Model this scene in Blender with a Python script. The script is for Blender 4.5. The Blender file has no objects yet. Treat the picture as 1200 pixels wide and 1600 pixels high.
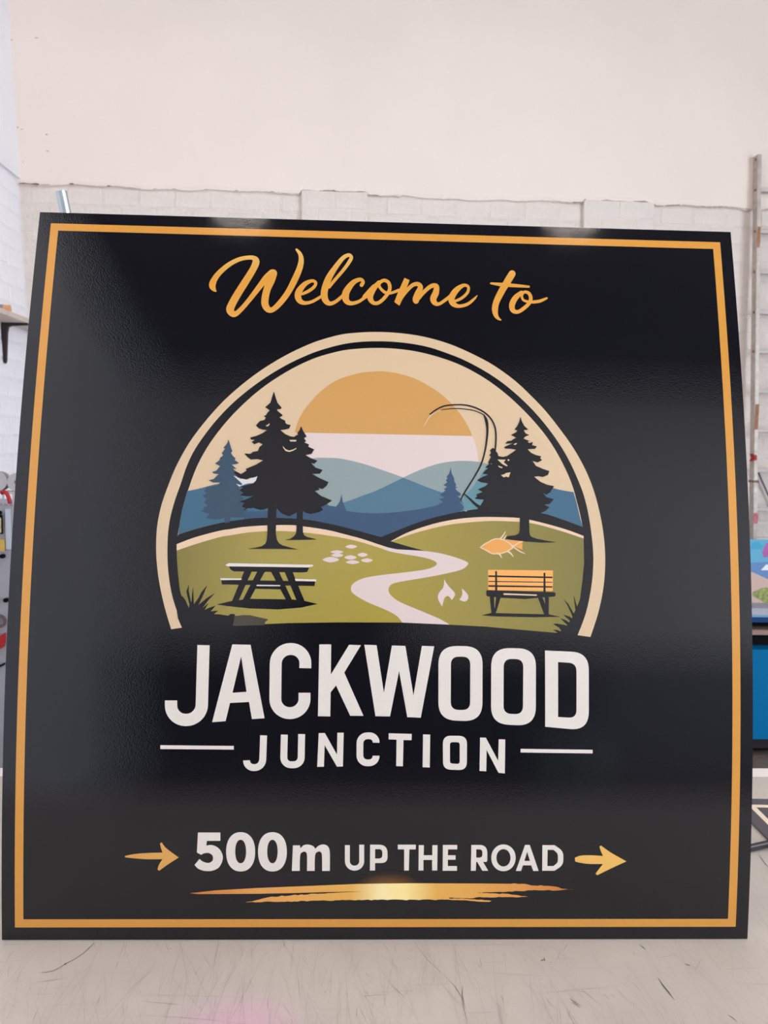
import bpy, bmesh, math, random
from mathutils import Vector, Matrix
from mathutils.geometry import delaunay_2d_cdt
random.seed(7)
S = bpy.context.scene
COL = S.collection

# ---------------------------------------------------------------- camera
RX = Vector((0.9988663405591373, 0.015474581775530719, 0.045017452358724404))   # world X, Y, Z seen from the camera (x right, y down, z forward)
RY = Vector((-0.043489298364315226, -0.08791205298463452, 0.9951784522726596))
RZ = Vector((0.01935754699793281, -0.9960080362421274, -0.0871394119519038))
CAMZ = 1.69346
cam_d = bpy.data.cameras.new('camera'); cam = bpy.data.objects.new('camera', cam_d); COL.objects.link(cam)
cam.matrix_world = Matrix(((RX[0], -RX[1], -RX[2], 0), (RY[0], -RY[1], -RY[2], 0), (RZ[0], -RZ[1], -RZ[2], CAMZ), (0, 0, 0, 1)))
cam_d.sensor_fit = 'VERTICAL'; cam_d.sensor_height = 36; cam_d.lens = 27
cam_d.clip_start = 0.02
cam_d.dof.use_dof = True; cam_d.dof.focus_distance = 1.27; cam_d.dof.aperture_fstop = 8.5
S.camera = cam

# ---------------------------------------------------------------- light
w = bpy.data.worlds.new('world'); S.world = w; w.use_nodes = True
w.node_tree.nodes['Background'].inputs[0].default_value = (0.62, 0.78, 1.0, 1)
w.node_tree.nodes['Background'].inputs[1].default_value = 2.0
S.view_settings.view_transform = 'Standard'; S.view_settings.look = 'None'
S.view_settings.gamma = 1; S.view_settings.use_curve_mapping = False
S.view_settings.exposure = 0.0
def area(name, loc, rot, sx, sy, watts, col):
    l = bpy.data.lights.new(name, 'AREA'); l.shape = 'RECTANGLE'; l.size = sx; l.size_y = sy; l.energy = watts; l.color = col
    o = bpy.data.objects.new(name, l); COL.objects.link(o); o.location = loc; o.rotation_euler = rot; return o
CEIL = 5.0
# daylight entering by the big side door on the right
area('daylight', (4.9, -0.9, 2.1), (0, math.radians(90), 0), 3.6, 4.6, 410, (0.86, 0.93, 1.0))
LAMPS = [(-0.78, -0.40), (1.3, -0.42), (-0.78, 1.6), (0.9, 1.6), (3.3, -1.2)]

# ---------------------------------------------------------------- helpers
def lin(r, g, b):
    f = lambda c: (c/255/12.92) if c/255 <= 0.04045 else ((c/255+0.055)/1.055)**2.4
    return (f(r), f(g), f(b), 1)
def mat(name, col, rough=0.5, metal=0.0, spec=0.5, bump=0.0, bscale=40.0, vary=0.0, vscale=3.0, emit=None, detail=6):
    m = bpy.data.materials.new(name); m.use_nodes = True; nt = m.node_tree; b = nt.nodes['Principled BSDF']
    b.inputs['Base Color'].default_value = col; b.inputs['Roughness'].default_value = rough; b.inputs['Metallic'].default_value = metal
    b.inputs['Specular IOR Level'].default_value = spec
    tc = nt.nodes.new('ShaderNodeTexCoord')
    n = nt.nodes.new('ShaderNodeTexNoise'); n.inputs['Scale'].default_value = vscale; n.inputs['Detail'].default_value = detail
    nt.links.new(tc.outputs['Object'], n.inputs['Vector'])
    if vary:
        r = nt.nodes.new('ShaderNodeMapRange'); r.inputs[1].default_value = 0.3; r.inputs[2].default_value = 0.7
        r.inputs[3].default_value = 1-vary; r.inputs[4].default_value = 1+vary*0.4
        mx = nt.nodes.new('ShaderNodeVectorMath'); mx.operation = 'SCALE'; mx.inputs[0].default_value = col[:3]
        nt.links.new(n.outputs[0], r.inputs[0]); nt.links.new(r.outputs[0], mx.inputs['Scale']); nt.links.new(mx.outputs[0], b.inputs['Base Color'])
    if bump:
        n2 = nt.nodes.new('ShaderNodeTexNoise'); n2.inputs['Scale'].default_value = bscale; n2.inputs['Detail'].default_value = 5
        nt.links.new(tc.outputs['Object'], n2.inputs['Vector'])
        bp = nt.nodes.new('ShaderNodeBump'); bp.inputs['Strength'].default_value = bump; bp.inputs['Distance'].default_value = 0.01
        nt.links.new(n2.outputs[0], bp.inputs['Height']); nt.links.new(bp.outputs[0], b.inputs['Normal'])
    if emit:
        b.inputs['Emission Color'].default_value = emit[0]; b.inputs['Emission Strength'].default_value = emit[1]
    return m
def empty(name, loc, label, cat, group=None):
    o = bpy.data.objects.new(name, None); o.empty_display_size = 0.05; COL.objects.link(o); o.location = loc
    o['label'] = label; o['category'] = cat
    if group: o['group'] = group
    return o
def link(name, me, m, parent=None, loc=(0, 0, 0), smooth=False):
    if m and not me.materials: me.materials.append(m)
    o = bpy.data.objects.new(name, me); COL.objects.link(o); o.location = loc
    if parent: o.parent = parent
    if smooth:
        for p in me.polygons: p.use_smooth = True
    return o
def obj(name, bm, m, parent=None, loc=(0, 0, 0), smooth=False, kind=None, label=None):
    me = bpy.data.meshes.new(name); bm.normal_update(); bm.to_mesh(me); bm.free()
    o = link(name, me, m, parent, loc, smooth)
    if kind: o['kind'] = kind
    if label: o['label'] = label
    return o
def tag(o, label, cat, group=None):
    o['label'] = label; o['category'] = cat
    if group: o['group'] = group
    return o
def bx(bm, x0, x1, y0, y1, z0, z1, bev=0.0):
    g = bmesh.ops.create_cube(bm, size=1); vs = g['verts']
    for v in vs:
        v.co = Vector(((x0+x1)/2+v.co.x*(x1-x0), (y0+y1)/2+v.co.y*(y1-y0), (z0+z1)/2+v.co.z*(z1-z0)))
    if bev:
        es = list({e for v in vs for e in v.link_edges})
        bmesh.ops.bevel(bm, geom=es, offset=bev, segments=1, affect='EDGES')
    return bm
def box(*a, **k): return bx(bmesh.new(), *a, **k)
def tube(bm, p, q, r, seg=14, cap=True):
    p = Vector(p); q = Vector(q); d = q-p
    g = bmesh.ops.create_cone(bm, cap_ends=cap, segments=seg, radius1=r, radius2=r, depth=d.length)
    M = Matrix.Translation((p+q)/2) @ d.to_track_quat('Z', 'Y').to_matrix().to_4x4()
    bmesh.ops.transform(bm, matrix=M, verts=g['verts']); return bm
def ring(bm, p, q, ro, ri, seg=20):           # hollow tube with wall
    p = Vector(p); q = Vector(q); d = (q-p); R = d.to_track_quat('Z', 'Y').to_matrix()
    L = []
    for c, r in ((p, ro), (q, ro), (q, ri), (p, ri)):
        L.append([bm.verts.new(c + R @ Vector((r*math.cos(2*math.pi*i/seg), r*math.sin(2*math.pi*i/seg), 0))) for i in range(seg)])
    for a in range(4):
        A, B = L[a], L[(a+1) % 4]
        for i in range(seg):
            bm.faces.new((A[i], A[(i+1) % seg], B[(i+1) % seg], B[i]))
    return bm
def sweep(bm, pts, r, seg=8):
    pts = [Vector(p) for p in pts]; rings = []
    for i, p in enumerate(pts):
        d = (pts[min(i+1, len(pts)-1)]-pts[max(i-1, 0)]).normalized(); R = d.to_track_quat('Z', 'Y').to_matrix()
        rings.append([bm.verts.new(p+R @ Vector((r*math.cos(2*math.pi*k/seg), r*math.sin(2*math.pi*k/seg), 0))) for k in range(seg)])
    for A, B in zip(rings, rings[1:]):
        for k in range(seg): bm.faces.new((A[k], A[(k+1) % seg], B[(k+1) % seg], B[k]))
    bm.faces.new(rings[0][::-1]); bm.faces.new(rings[-1]); return bm
def prism(bm, pts, a, b, axis):               # polygon pts (2D) extruded along axis from a to b
    def P(u, v, t): return {'x': (t, u, v), 'y': (u, t, v), 'z': (u, v, t)}[axis]
    A = [bm.verts.new(P(u, v, a)) for u, v in pts]; B = [bm.verts.new(P(u, v, b)) for u, v in pts]
    bm.faces.new(A); bm.faces.new(B[::-1]); n = len(pts)
    for i in range(n): bm.faces.new((A[i], B[i], B[(i+1) % n], A[(i+1) % n]))
    bmesh.ops.recalc_face_normals(bm, faces=bm.faces[:]); return bm
FPX = 1200.0
def ray(px, py):
    d = Vector(((px-600)/FPX, (py-800)/FPX, 1)); return Vector((RX.dot(d), RY.dot(d), RZ.dot(d)))
def on_y(px, py, y): d = ray(px, py); return d*(y/d.y)+Vector((0, 0, CAMZ))
def on_z(px, py, z): d = ray(px, py); return d*((z-CAMZ)/d.z)+Vector((0, 0, CAMZ))

# ---------------------------------------------------------------- room
YB = 4.6; YR = -3.7; XR = 4.6
M_plast = mat('warm_white_plaster', lin(245, 232, 223), 0.85, bump=0.12, bscale=14, vary=0.035, vscale=1.6)
M_cool = mat('cool_daylit_plaster', lin(238, 237, 242), 0.9, bump=0.2, bscale=30, vary=0.04, vscale=5)  # cool daylight tint painted into the left wall: plaster, brick and mortar
M_brickp = mat('painted_brick', lin(232, 222, 215), 0.8, bump=0.5, bscale=45, vary=0.05, vscale=7)
M_mortar = mat('painted_mortar', lin(230, 220, 213), 0.9, bump=0.5, bscale=60, vary=0.08, vscale=20)
M_brickc = mat('cool_daylit_brick', lin(241, 240, 246), 0.85, bump=0.5, bscale=45, vary=0.04, vscale=7)  # left wall brick, the cool of the daylight is in its colour
M_mortc = mat('cool_daylit_mortar', lin(236, 235, 241), 0.9, bump=0.5, bscale=60, vary=0.06, vscale=20)
M_floor = mat('concrete_floor', lin(122, 110, 102), 0.6, bump=0.2, bscale=20, vary=0.2, vscale=2)
M_ceil = mat('dark_roof_sheeting', lin(46, 45, 48), 0.6, vary=0.1)
M_rear = mat('white_rear_wall', lin(214, 208, 206), 0.9, vary=0.04)
M_charcoal = mat('charcoal_paint', lin(42, 42, 48), 0.6, vary=0.1)
M_door = mat('added_door_paint', lin(40, 34, 36), 0.5)
def lwx(z): return -1.866-0.0462*(z-2.37)     # the left wall leans a little
def struct(name, bm, m, **k): o = obj(name, bm, m, **k); o['kind'] = 'structure'; return o
struct('floor', box(-2.6, XR+0.2, YR-0.2, YB+0.2, -0.1, 0), M_floor)
# ceiling: corrugated roof sheets on purlins
bm = bmesh.new()
n = 60
A = []
for i in range(n+1):
    x = -2.6+(XR+2.8)*i/n; z = CEIL+(0.03 if (i % 4) in (1, 2) else 0)
    A.append((bm.verts.new((x, YR-0.2, z)), bm.verts.new((x, YB+0.2, z)), bm.verts.new((x, YR-0.2, z+0.08)), bm.verts.new((x, YB+0.2, z+0.08))))
for a, b in zip(A, A[1:]):
    bm.faces.new((a[0], a[1], b[1], b[0])); bm.faces.new((a[2], b[2], b[3], a[3]))
ceil = struct('ceiling', bm, M_ceil)
for k, y in enumerate((-2.4, -0.2, 3.2)):
    obj('purlin', box(-2.3, XR, y-0.04, y+0.04, CEIL-0.16, CEIL-0.002), M_ceil, ceil)
# back wall: mortar slab, plaster above the ledge, bricks below
LEDGE = 3.135
wb = struct('wall_back', box(-2.4, XR+0.2, YB+0.010, YB+0.2, 0, CEIL), M_mortar)
CH = 0.1035; BL = 0.203
ledges = []                                   # (x0, x1, z) ragged lower edge of the plaster
bm = bmesh.new()
def ledge_z(x):
    z = LEDGE-0.006+0.004*math.sin(x*7)+0.003*math.sin(x*23+1)
    if -0.305 < x < 0.078: z = 3.150+0.002*math.sin(x*30)
    elif 1.345 < x < 1.765: z = 3.148+0.002*math.sin(x*26)
    return z
xs = []
x = -2.0
while x < XR: xs.append(x); x += 0.02
top = []; bot = []; tb = []
for x in xs:
    z = ledge_z(x)+random.uniform(-0.0022, 0.0022)-(0.006 if random.random() < 0.05 else 0)
    if x < -1.6: z -= 0.006*max(0, (x+1.9))
    bot.append(bm.verts.new((x, YB-0.008, z))); tb.append(bm.verts.new((x, YB+0.02, z-0.001))); top.append((bm.verts.new((x, YB-0.014, z+0.02)), bm.verts.new((x, YB-0.014, CEIL))))
for i in range(len(xs)-1):
    bm.faces.new((bot[i], bot[i+1], top[i+1][0], top[i][0])); bm.faces.new((top[i][0], top[i+1][0], top[i+1][1], top[i][1])); bm.faces.new((tb[i], tb[i+1], bot[i+1], bot[i]))
plaster = obj('plaster_panel', bm, M_plast, wb)
# dirt line in the crack under the plaster
M_dirt = mat('crack_dirt', lin(120, 104, 88), 0.95)
bm = bmesh.new()
for a_, b_, t in ((32, 50, .016), (50, 64, .026), (64, 80, .006), (109, 118, .018), (118, 168, .004), (168, 176, .014), (176, 222, .004), (240, 246, .006), (270, 276, .010), (318, 326, .008), (367, 373, .008), (422, 430, .008), (430, 472, .004), (519, 524, .010), (573, 592, .010),
                  (592, 640, .003), (860, 893, .004), (893, 915, .012), (944, 950, .012), (988, 1008, .008), (1022, 1036, .008), (1038, 1062, .010), (1064, 1090, .006), (1090, 1112, .009), (1112, 1130, .011), (1130, 1176, .006), (1192, 1240, .006)):
    x0 = on_y(a_, 310, YB).x; x1 = on_y(b_, 310, YB).x
    n = max(2, int((x1-x0)/0.008)); prev = None
    for i in range(n+1):
        x = x0+(x1-x0)*i/n; z = ledge_z(x)-0.001; h = t*0.55*random.uniform(0.4, 1)*(0.25 if i in (0, n) else 1)
        a = bm.verts.new((x, YB-0.0165, z-h*0.4)); b = bm.verts.new((x, YB-0.0165, z+h*0.6))
        if prev: bm.faces.new((prev[0], a, b, prev[1]))
        prev = (a, b)
obj('crack', bm, M_dirt, plaster, kind='stuff', label='brown dirt caught in the ragged lower edge of the plaster')
M_smudge = mat('wall_scuff', lin(176, 164, 156), 0.95)
bm = bmesh.new()
for px, py, a, b in ((14, 34, 2, 2), (17, 62, 4, 2), (57, 59, 5, 1.2), (27, 199, 3, 2), (34, 202, 5, .8), (73, 210, 3, 1.6), (74, 236, 4, 1.2), (36, 253, 2, 1)):
    p = on_y(px, py, YB-0.0152); k = YB/FPX
    bm.faces.new([bm.verts.new((p.x+a*k*0.7*math.cos(t)*random.uniform(.6, 1), p.y, p.z+b*k*0.7*math.sin(t)*random.uniform(.6, 1))) for t in [i*math.pi/4 for i in range(8)]])
obj('scuff', bm, M_smudge, plaster, kind='stuff')

def brick_mesh(name, L, H, D, m, b=0.006, seed=0):
    rnd = random.Random(seed); bm = bmesh.new()
    j = 0.004
    def ringv(y, ins):
        c = [(-L/2+ins, -H/2+ins), (L/2-ins, -H/2+ins), (L/2-ins, H/2-ins), (-L/2+ins, H/2-ins)]
        return [bm.verts.new((x+rnd.uniform(-j, j)*.6, y, z+rnd.uniform(-j, j)*.6)) for x, z in c]
    A = ringv(D, 0); B = ringv(b, 0); C = ringv(0, b)
    for P, Q in ((A, B), (B, C)):
        for i in range(4): bm.faces.new((P[i], Q[i], Q[(i+1) % 4], P[(i+1) % 4]))
    bm.faces.new(C)
    bmesh.ops.recalc_face_normals(bm, faces=bm.faces[:])
    # recalc may flip on an open shell: face C must look to -Y
    bm.normal_update()
    cf = [f for f in bm.faces if all(v in C for v in f.verts)][0]
    if cf.normal.y > 0: bmesh.ops.reverse_faces(bm, faces=bm.faces[:])
    me = bpy.data.meshes.new(name); bm.to_mesh(me); bm.free(); me.materials.append(m); return me
VAR = [brick_mesh('brick', BL-0.009, CH-0.009, 0.024, M_brickp, seed=i) for i in range(5)]
VARC = [brick_mesh('brick', BL-0.009, CH-0.009, 0.024, M_brickc, seed=20+i) for i in range(5)]
def joined(mesh_list):                        # many bricks joined in one mesh
    V = []; F = []
    for me, M in mesh_list:
        o = len(V)
        V += [M @ v.co for v in me.vertices]; F += [tuple(o+i for i in p.vertices) for p in me.polygons]
    me = bpy.data.meshes.new('brickwork'); me.from_pydata(V, [], F); return me
rest = []; single = 0
row = 0; z = 3.128-CH/2
while z > 0.05:
    x = -1.97+(BL/2 if row % 2 else 0)+0.02
    while x < XR+0.1:
        proud = random.uniform(-0.0015, 0.0015)
        zz = z
        me = random.choice(VAR)
        M = Matrix.Translation((x, YB+0.0078+proud, zz)) @ Matrix.Rotation(random.uniform(-.006, .006), 4, 'Y')
        vis = (row < 4 and x < 2.4) or (1.75 < x < 2.45 and z > 0.85) or (x < -1.60 and z > 1.4)
        if x-BL/2 < lwx(z)-0.02: pass
        elif vis and single < 290:
            o = bpy.data.objects.new('brick', me); COL.objects.link(o); o.matrix_world = M; o.parent = wb; single += 1
        else: rest.append((me, M))
        x += BL
    row += 1; z -= CH
o = link('brickwork', joined(rest), M_brickp, wb); o['kind'] = 'stuff'
# two toothed piers that stand a little proud and reach up to the plaster
for xa, xb in ((-0.305, 0.078), (1.345, 1.765)):
    m2 = (xa+xb)/2; wd = (xb-xa)/2
    for r_ in range(30):
        zc = 3.147-CH/2-r_*CH
        if zc < 0.1: break
        cuts = [xa, m2, xb] if r_ % 2 == 0 else [xa, xa+wd/2, m2+wd/2, xb]
        for a, b in zip(cuts, cuts[1:]):
            me = brick_mesh('brick', b-a-0.004, CH-0.006, 0.03, M_brickp, b=0.003, seed=int(a*100)+r_)
            if True:
                o = bpy.data.objects.new('pier_brick', me); COL.objects.link(o); o.location = ((a+b)/2, YB-0.018, zc); o.parent = wb
    obj('pier_core', box(xa+0.003, xb-0.003, YB-0.0155, YB+0.012, 0, 3.14), M_brickp, wb)
# left wall
wl_z = [0, CEIL]
def left_slab(x_in, x_out, y0, y1, z0, z1):
    bm = bmesh.new()
    vs = [bm.verts.new((lwx(z)+dx, y, z)) for z in (z0, z1) for y in (y0, y1) for dx in (x_in, x_out)]
    for f in ((0, 1, 3, 2), (4, 6, 7, 5), (0, 2, 6, 4), (1, 5, 7, 3), (0, 4, 5, 1), (2, 3, 7, 6)): bm.faces.new([vs[i] for i in f])
    bmesh.ops.recalc_face_normals(bm, faces=bm.faces[:]); return bm
wl = struct('wall_left', left_slab(-0.010, -0.25, YR-0.2, YB+0.2, 0, CEIL), M_mortc)
obj('plaster_panel', left_slab(0.012, -0.02, YR, YB-0.001, 3.155, CEIL), M_cool, wl)
rest = []; row = 0; z = 3.150-CH/2; single = 0
tilt = Matrix.Rotation(math.atan(-0.0462), 4, 'Y')
while z > 0.05:
    y = YB-0.012-BL/2+(BL/2 if row % 2 else 0)
    while y > YR:
        L = 1.0
        me = random.choice(VARC)
        M = Matrix.Translation((lwx(z)-0.0078+random.uniform(-.0015, .0015), min(y, YB-0.012-BL*.26), z)) @ tilt @ Matrix.Rotation(math.radians(90), 4, 'Z')
        if y > YB-BL*0.4: M = M @ Matrix.Diagonal((0.5, 1, 1, 1))
        if y > YB-1.1 and z > 1.2 and single < 200:
            o = bpy.data.objects.new('brick', me); COL.objects.link(o); o.matrix_world = M; o.parent = wl; single += 1
        else: rest.append((me, M))
        y -= BL
    row += 1; z -= CH
o = link('brickwork', joined(rest), M_brickc, wl); o['kind'] = 'stuff'
# rear wall with low bands and a dark door added for their reflections in the sign; right wall with a wide side door opening
wr = struct('wall_rear', box(-2.4, XR+0.2, YR-0.2, YR, 0, CEIL), M_rear)
struct('added_band_1', bx(box(-2.05, -0.75, YR, YR+0.02, 0, 1.45), 0.37, 1.7, YR, YR+0.02, 0, 1.45), M_charcoal)  # dark bands added in place of dark furniture mirrored in the sign
struct('added_band_2', box(1.7, XR, YR, YR+0.02, 0, 1.45), mat('added_band_grey', lin(122, 120, 126), 0.6))  # greyer band added to lift the reflection low on the right
d1 = struct('added_door_1', box(-0.62, 0.28, YR+0.004, YR+0.045, 0.0, 2.2), M_door)  # unseen door added to mirror as the dark figure in the sign
obj('added_door_frame', bx(bx(box(-0.70, -0.63, YR, YR+0.07, 0, 2.27), 0.29, 0.36, YR, YR+0.07, 0, 2.27), -0.63, 0.29, YR, YR+0.07, 2.205, 2.27), M_charcoal, d1)
obj('door_handle', tube(tube(bmesh.new(), (0.2, YR+0.045, 1.05), (0.2, YR+0.1, 1.05), 0.009), (0.2, YR+0.095, 1.05), (0.09, YR+0.095, 1.05), 0.009), mat('satin_steel', lin(180, 180, 182), 0.3, 1), d1)
WA, WB, WC, WD = -3.2, 1.4, 0.3, 3.9
bm = box(XR, XR+0.2, YR, WA, 0, CEIL); bx(bm, XR, XR+0.2, WB, YB, 0, CEIL); bx(bm, XR, XR+0.2, WA, WB, WD, CEIL); bx(bm, XR, XR+0.2, WA, WB, 0, WC)
struct('wall_right', bm, M_rear)
w1 = struct('window_1', bx(bx(bx(box(XR+0.02, XR+0.08, WA, WB, WC, WC+0.06), XR+0.02, XR+0.08, WA, WB, WD-0.06, WD), XR+0.02, XR+0.08, WA, WA+0.06, WC+0.06, WD-0.06), XR+0.02, XR+0.08, WB-0.06, WB, WC+0.06, WD-0.06), M_charcoal)
for y in (-2.05, -0.9, 0.25): obj('mullion', box(XR+0.03, XR+0.07, y-0.025, y+0.025, WC+0.06, WD-0.06), M_charcoal, w1)

# ceiling battens; the row over the table is added to light the back wall
M_fix = mat('lamp_housing', lin(225, 225, 225), 0.5)
M_tube = mat('lamp_tube', (1, 1, 1, 1), 0.4, emit=((1.0, 0.90, 0.815, 1), 140.0))
for i, (x, y) in enumerate(LAMPS):
    side = ('left' if x < 0 else 'middle' if x < 2 else 'right'); rowt = 'behind the camera' if y < 0 else 'added over the work table to light the back wall'
    t = empty('ceiling_lamp', (x, y, CEIL-0.06), 'white tube ceiling lamp %s, %s one of its row' % (rowt, side), 'lamp', 'ceiling lamps')
    obj('housing', box(-0.04, 0.04, -0.6, 0.6, -0.02, 0.06, bev=0.005), M_fix, t)
    obj('lamp_tube', tube(bmesh.new(), (0, -0.57, -0.075), (0, 0.57, -0.075), 0.018, 12), M_tube, t, smooth=True)
    for e_ in (-0.585, 0.585): obj('end_cap', box(-0.025, 0.025, e_-0.01, e_+0.01, -0.1, -0.021), M_fix, t)

# ---------------------------------------------------------------- work table
TZ = 0.9
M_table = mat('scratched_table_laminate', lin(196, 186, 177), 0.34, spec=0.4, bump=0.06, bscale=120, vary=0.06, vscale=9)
nt = M_table.node_tree; bs = nt.nodes['Principled BSDF']
src = bs.inputs['Base Color'].links[0].from_socket
tc = [n for n in nt.nodes if n.type == 'TEX_COORD'][0]
last = src
def mask_mix(center, rad, col, fac, last, axes=(1, 1)):
    mp = nt.nodes.new('ShaderNodeVectorMath'); mp.operation = 'SUBTRACT'; mp.inputs[1].default_value = center
    sc = nt.nodes.new('ShaderNodeVectorMath'); sc.operation = 'MULTIPLY'; sc.inputs[1].default_value = (1/(rad*axes[0]), 1/(rad*axes[1]), 0)
    ln = nt.nodes.new('ShaderNodeVectorMath'); ln.operation = 'LENGTH'
    mr = nt.nodes.new('ShaderNodeMapRange'); mr.interpolation_type = 'SMOOTHERSTEP'; mr.inputs[1].default_value = 0; mr.inputs[2].default_value = 1; mr.inputs[3].default_value = fac; mr.inputs[4].default_value = 0
    mx = nt.nodes.new('ShaderNodeMix'); mx.data_type = 'RGBA'
    nt.links.new(tc.outputs['Object'], mp.inputs[0]); nt.links.new(mp.outputs[0], sc.inputs[0]); nt.links.new(sc.outputs[0], ln.inputs[0]); nt.links.new(ln.outputs['Value'], mr.inputs[0])
    nt.links.new(mr.outputs[0], mx.inputs[0]); nt.links.new(last, mx.inputs[6]); mx.inputs[7].default_value = col
    return mx.outputs[2]
TB0 = on_z(0, 1203, TZ); TB1 = on_z(1190, 1211, TZ)
TX0, TX1, TY0, TY1 = -1.45, 1.85, 0.33, 1.80
tbl = empty('work_table', ((TX0+TX1)/2, (TY0+TY1)/2, 0), 'long pale grey work table with a scratched laminate top under the big sign', 'table')
ctr = tbl.location
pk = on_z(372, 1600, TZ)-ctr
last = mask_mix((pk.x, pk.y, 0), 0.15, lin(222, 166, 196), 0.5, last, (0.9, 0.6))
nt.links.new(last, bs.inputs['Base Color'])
M_tedge = mat('white_edge_band', lin(238, 230, 224), 0.4)
M_steel = mat('grey_steel_frame', lin(120, 120, 122), 0.45, 0.6)
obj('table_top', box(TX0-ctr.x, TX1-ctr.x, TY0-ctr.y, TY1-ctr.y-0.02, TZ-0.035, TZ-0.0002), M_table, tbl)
obj('edge_band', box(TX0-ctr.x, TX1-ctr.x, TY1-ctr.y-0.02, TY1-ctr.y+0.025, TZ-0.035, TZ+0.001), M_tedge, tbl)
for sx in (TX0+0.1, TX1-0.1):
    for sy in (TY0+0.08, TY1-0.08):
        obj('leg', box(sx-0.03-ctr.x, sx+0.03-ctr.x, sy-0.03-ctr.y, sy+0.03-ctr.y, 0, TZ-0.1), M_steel, tbl)
bm = bmesh.new()
for sy in (TY0+0.08, TY1-0.08): bx(bm, TX0+0.05-ctr.x, TX1-0.05-ctr.x, sy-0.025-ctr.y, sy+0.025-ctr.y, TZ-0.1, TZ-0.0355)
obj('frame', bm, M_steel, tbl)
# knife scratches
def slivers(n, wrange, lrange, seed, dirs):
    r = random.Random(seed); bm = bmesh.new()
    for _ in range(n):
        px = r.uniform(-20, 1220); py = r.uniform(1471, 1620)
        if r.random() < 0.12: px = r.uniform(1176, 1300); py = r.uniform(1215, 1480)
        p = on_z(px, py, TZ)-ctr
        a = math.radians(r.choice(dirs)+r.gauss(0, 5)); L = r.uniform(*lrange)*(r.random()**1.3+0.1); w_ = r.uniform(*wrange)
        d = Vector((math.cos(a), math.sin(a), 0)); nrm = Vector((-d.y, d.x, 0)); bend = r.uniform(-.03, .03)*L
        k = 5; prev = None
        for i in range(k+1):
            t = i/k; q = p+d*(t-0.5)*L+nrm*bend*math.sin(math.pi*t); ww = w_*0.5*math.sin(math.pi*min(max(t, 0.06), 0.94))
            q.z = TZ+0.00025
            if not (TX0 < q.x+ctr.x < TX1 and TY0 < q.y+ctr.y < TY1-0.03): prev = None; continue
            A, B = bm.verts.new(q-nrm*ww), bm.verts.new(q+nrm*ww)
            if prev: bm.faces.new((prev[0], A, B, prev[1]))
            prev = (A, B)
    return bm
M_sc1 = mat('fine_scratch', lin(172, 161, 154), 0.7); M_sc2 = mat('deep_scratch', lin(138, 128, 123), 0.8); M_sc3 = mat('ink_mark', lin(84, 78, 80), 0.7)
obj('fine_scratch', slivers(460, (0.00025, 0.0005), (0.02, 0.30), 3, [86, 92, 98, 84, 104, 76, 0, 90, 112, 90, 120]), M_sc1, tbl, kind='stuff')
obj('deep_scratch', slivers(95, (0.0003, 0.0006), (0.008, 0.07), 5, [88, 96, 118, 108, 60, 5]), M_sc2, tbl, kind='stuff')
bm = bmesh.new()
def mark(pts, wd):
    prev = None
    P = [on_z(x, y, TZ)-ctr for x, y in pts]
    for i, p in enumerate(P):
        d = (P[min(i+1, len(P)-1)]-P[max(0, i-1)]).normalized(); nn = Vector((-d.y, d.x, 0)); p.z = TZ+0.0004
        w2 = wd*0.5*(0.25 if i in (0, len(P)-1) else 1)
        A, B = bm.verts.new(p-nn*w2), bm.verts.new(p+nn*w2)
        if prev: bm.faces.new((prev[0], A, B, prev[1]))
        prev = (A, B)
mark([(62, 1519.5), (72, 1519.5), (84, 1517), (95, 1511), (103, 1506), (115, 1500), (130, 1490), (142, 1479), (150, 1471)], 0.0009)
mark([(100, 1508), (102, 1506.5), (104, 1505)], 0.003)
mark([(998, 1476), (1004, 1480), (1009, 1484)], 0.0016); mark([(1071, 1506), (1075, 1508), (1079, 1509)], 0.0022)
mark([(845, 1502), (848, 1500), (851, 1501), (850, 1496)], 0.002); mark([(859, 1503), (862, 1505)], 0.0018); mark([(846, 1530), (848, 1531)], .0015)
mark([(1028, 1528), (1036, 1540), (1045, 1551), (1054, 1563)], 0.002); mark([(890, 1560), (898, 1566), (908, 1572)], 0.0012); mark([(892, 1566), (900, 1570), (906, 1575)], 0.001)
mark([(783, 1556), (787, 1565)], 0.0016); mark([(723, 1540), (722, 1555), (727, 1575)], 0.0012); mark([(1119, 1474), (1123, 1476)], 0.0016); mark([(990, 1488), (991, 1492)], .0014)
mark([(1137, 1586), (1144, 1590), (1152, 1597)], 0.0016); mark([(216, 1552), (221, 1549)], .001); mark([(312, 1572), (313, 1575)], .0015); mark([(1186, 1336), (1190, 1342), (1196, 1350), (1203, 1358)], .0014)
mark([(700, 1530), (712, 1543), (722, 1560), (730, 1600)], 0.0007); mark([(645, 1470), (668, 1500), (705, 1535)], 0.0005); mark([(750, 1498), (752, 1510)], .0014)
obj('ink_mark', bm, M_sc3, tbl, kind='stuff', label='dark knife nicks and a curved pen line on the pale table top')

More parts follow.
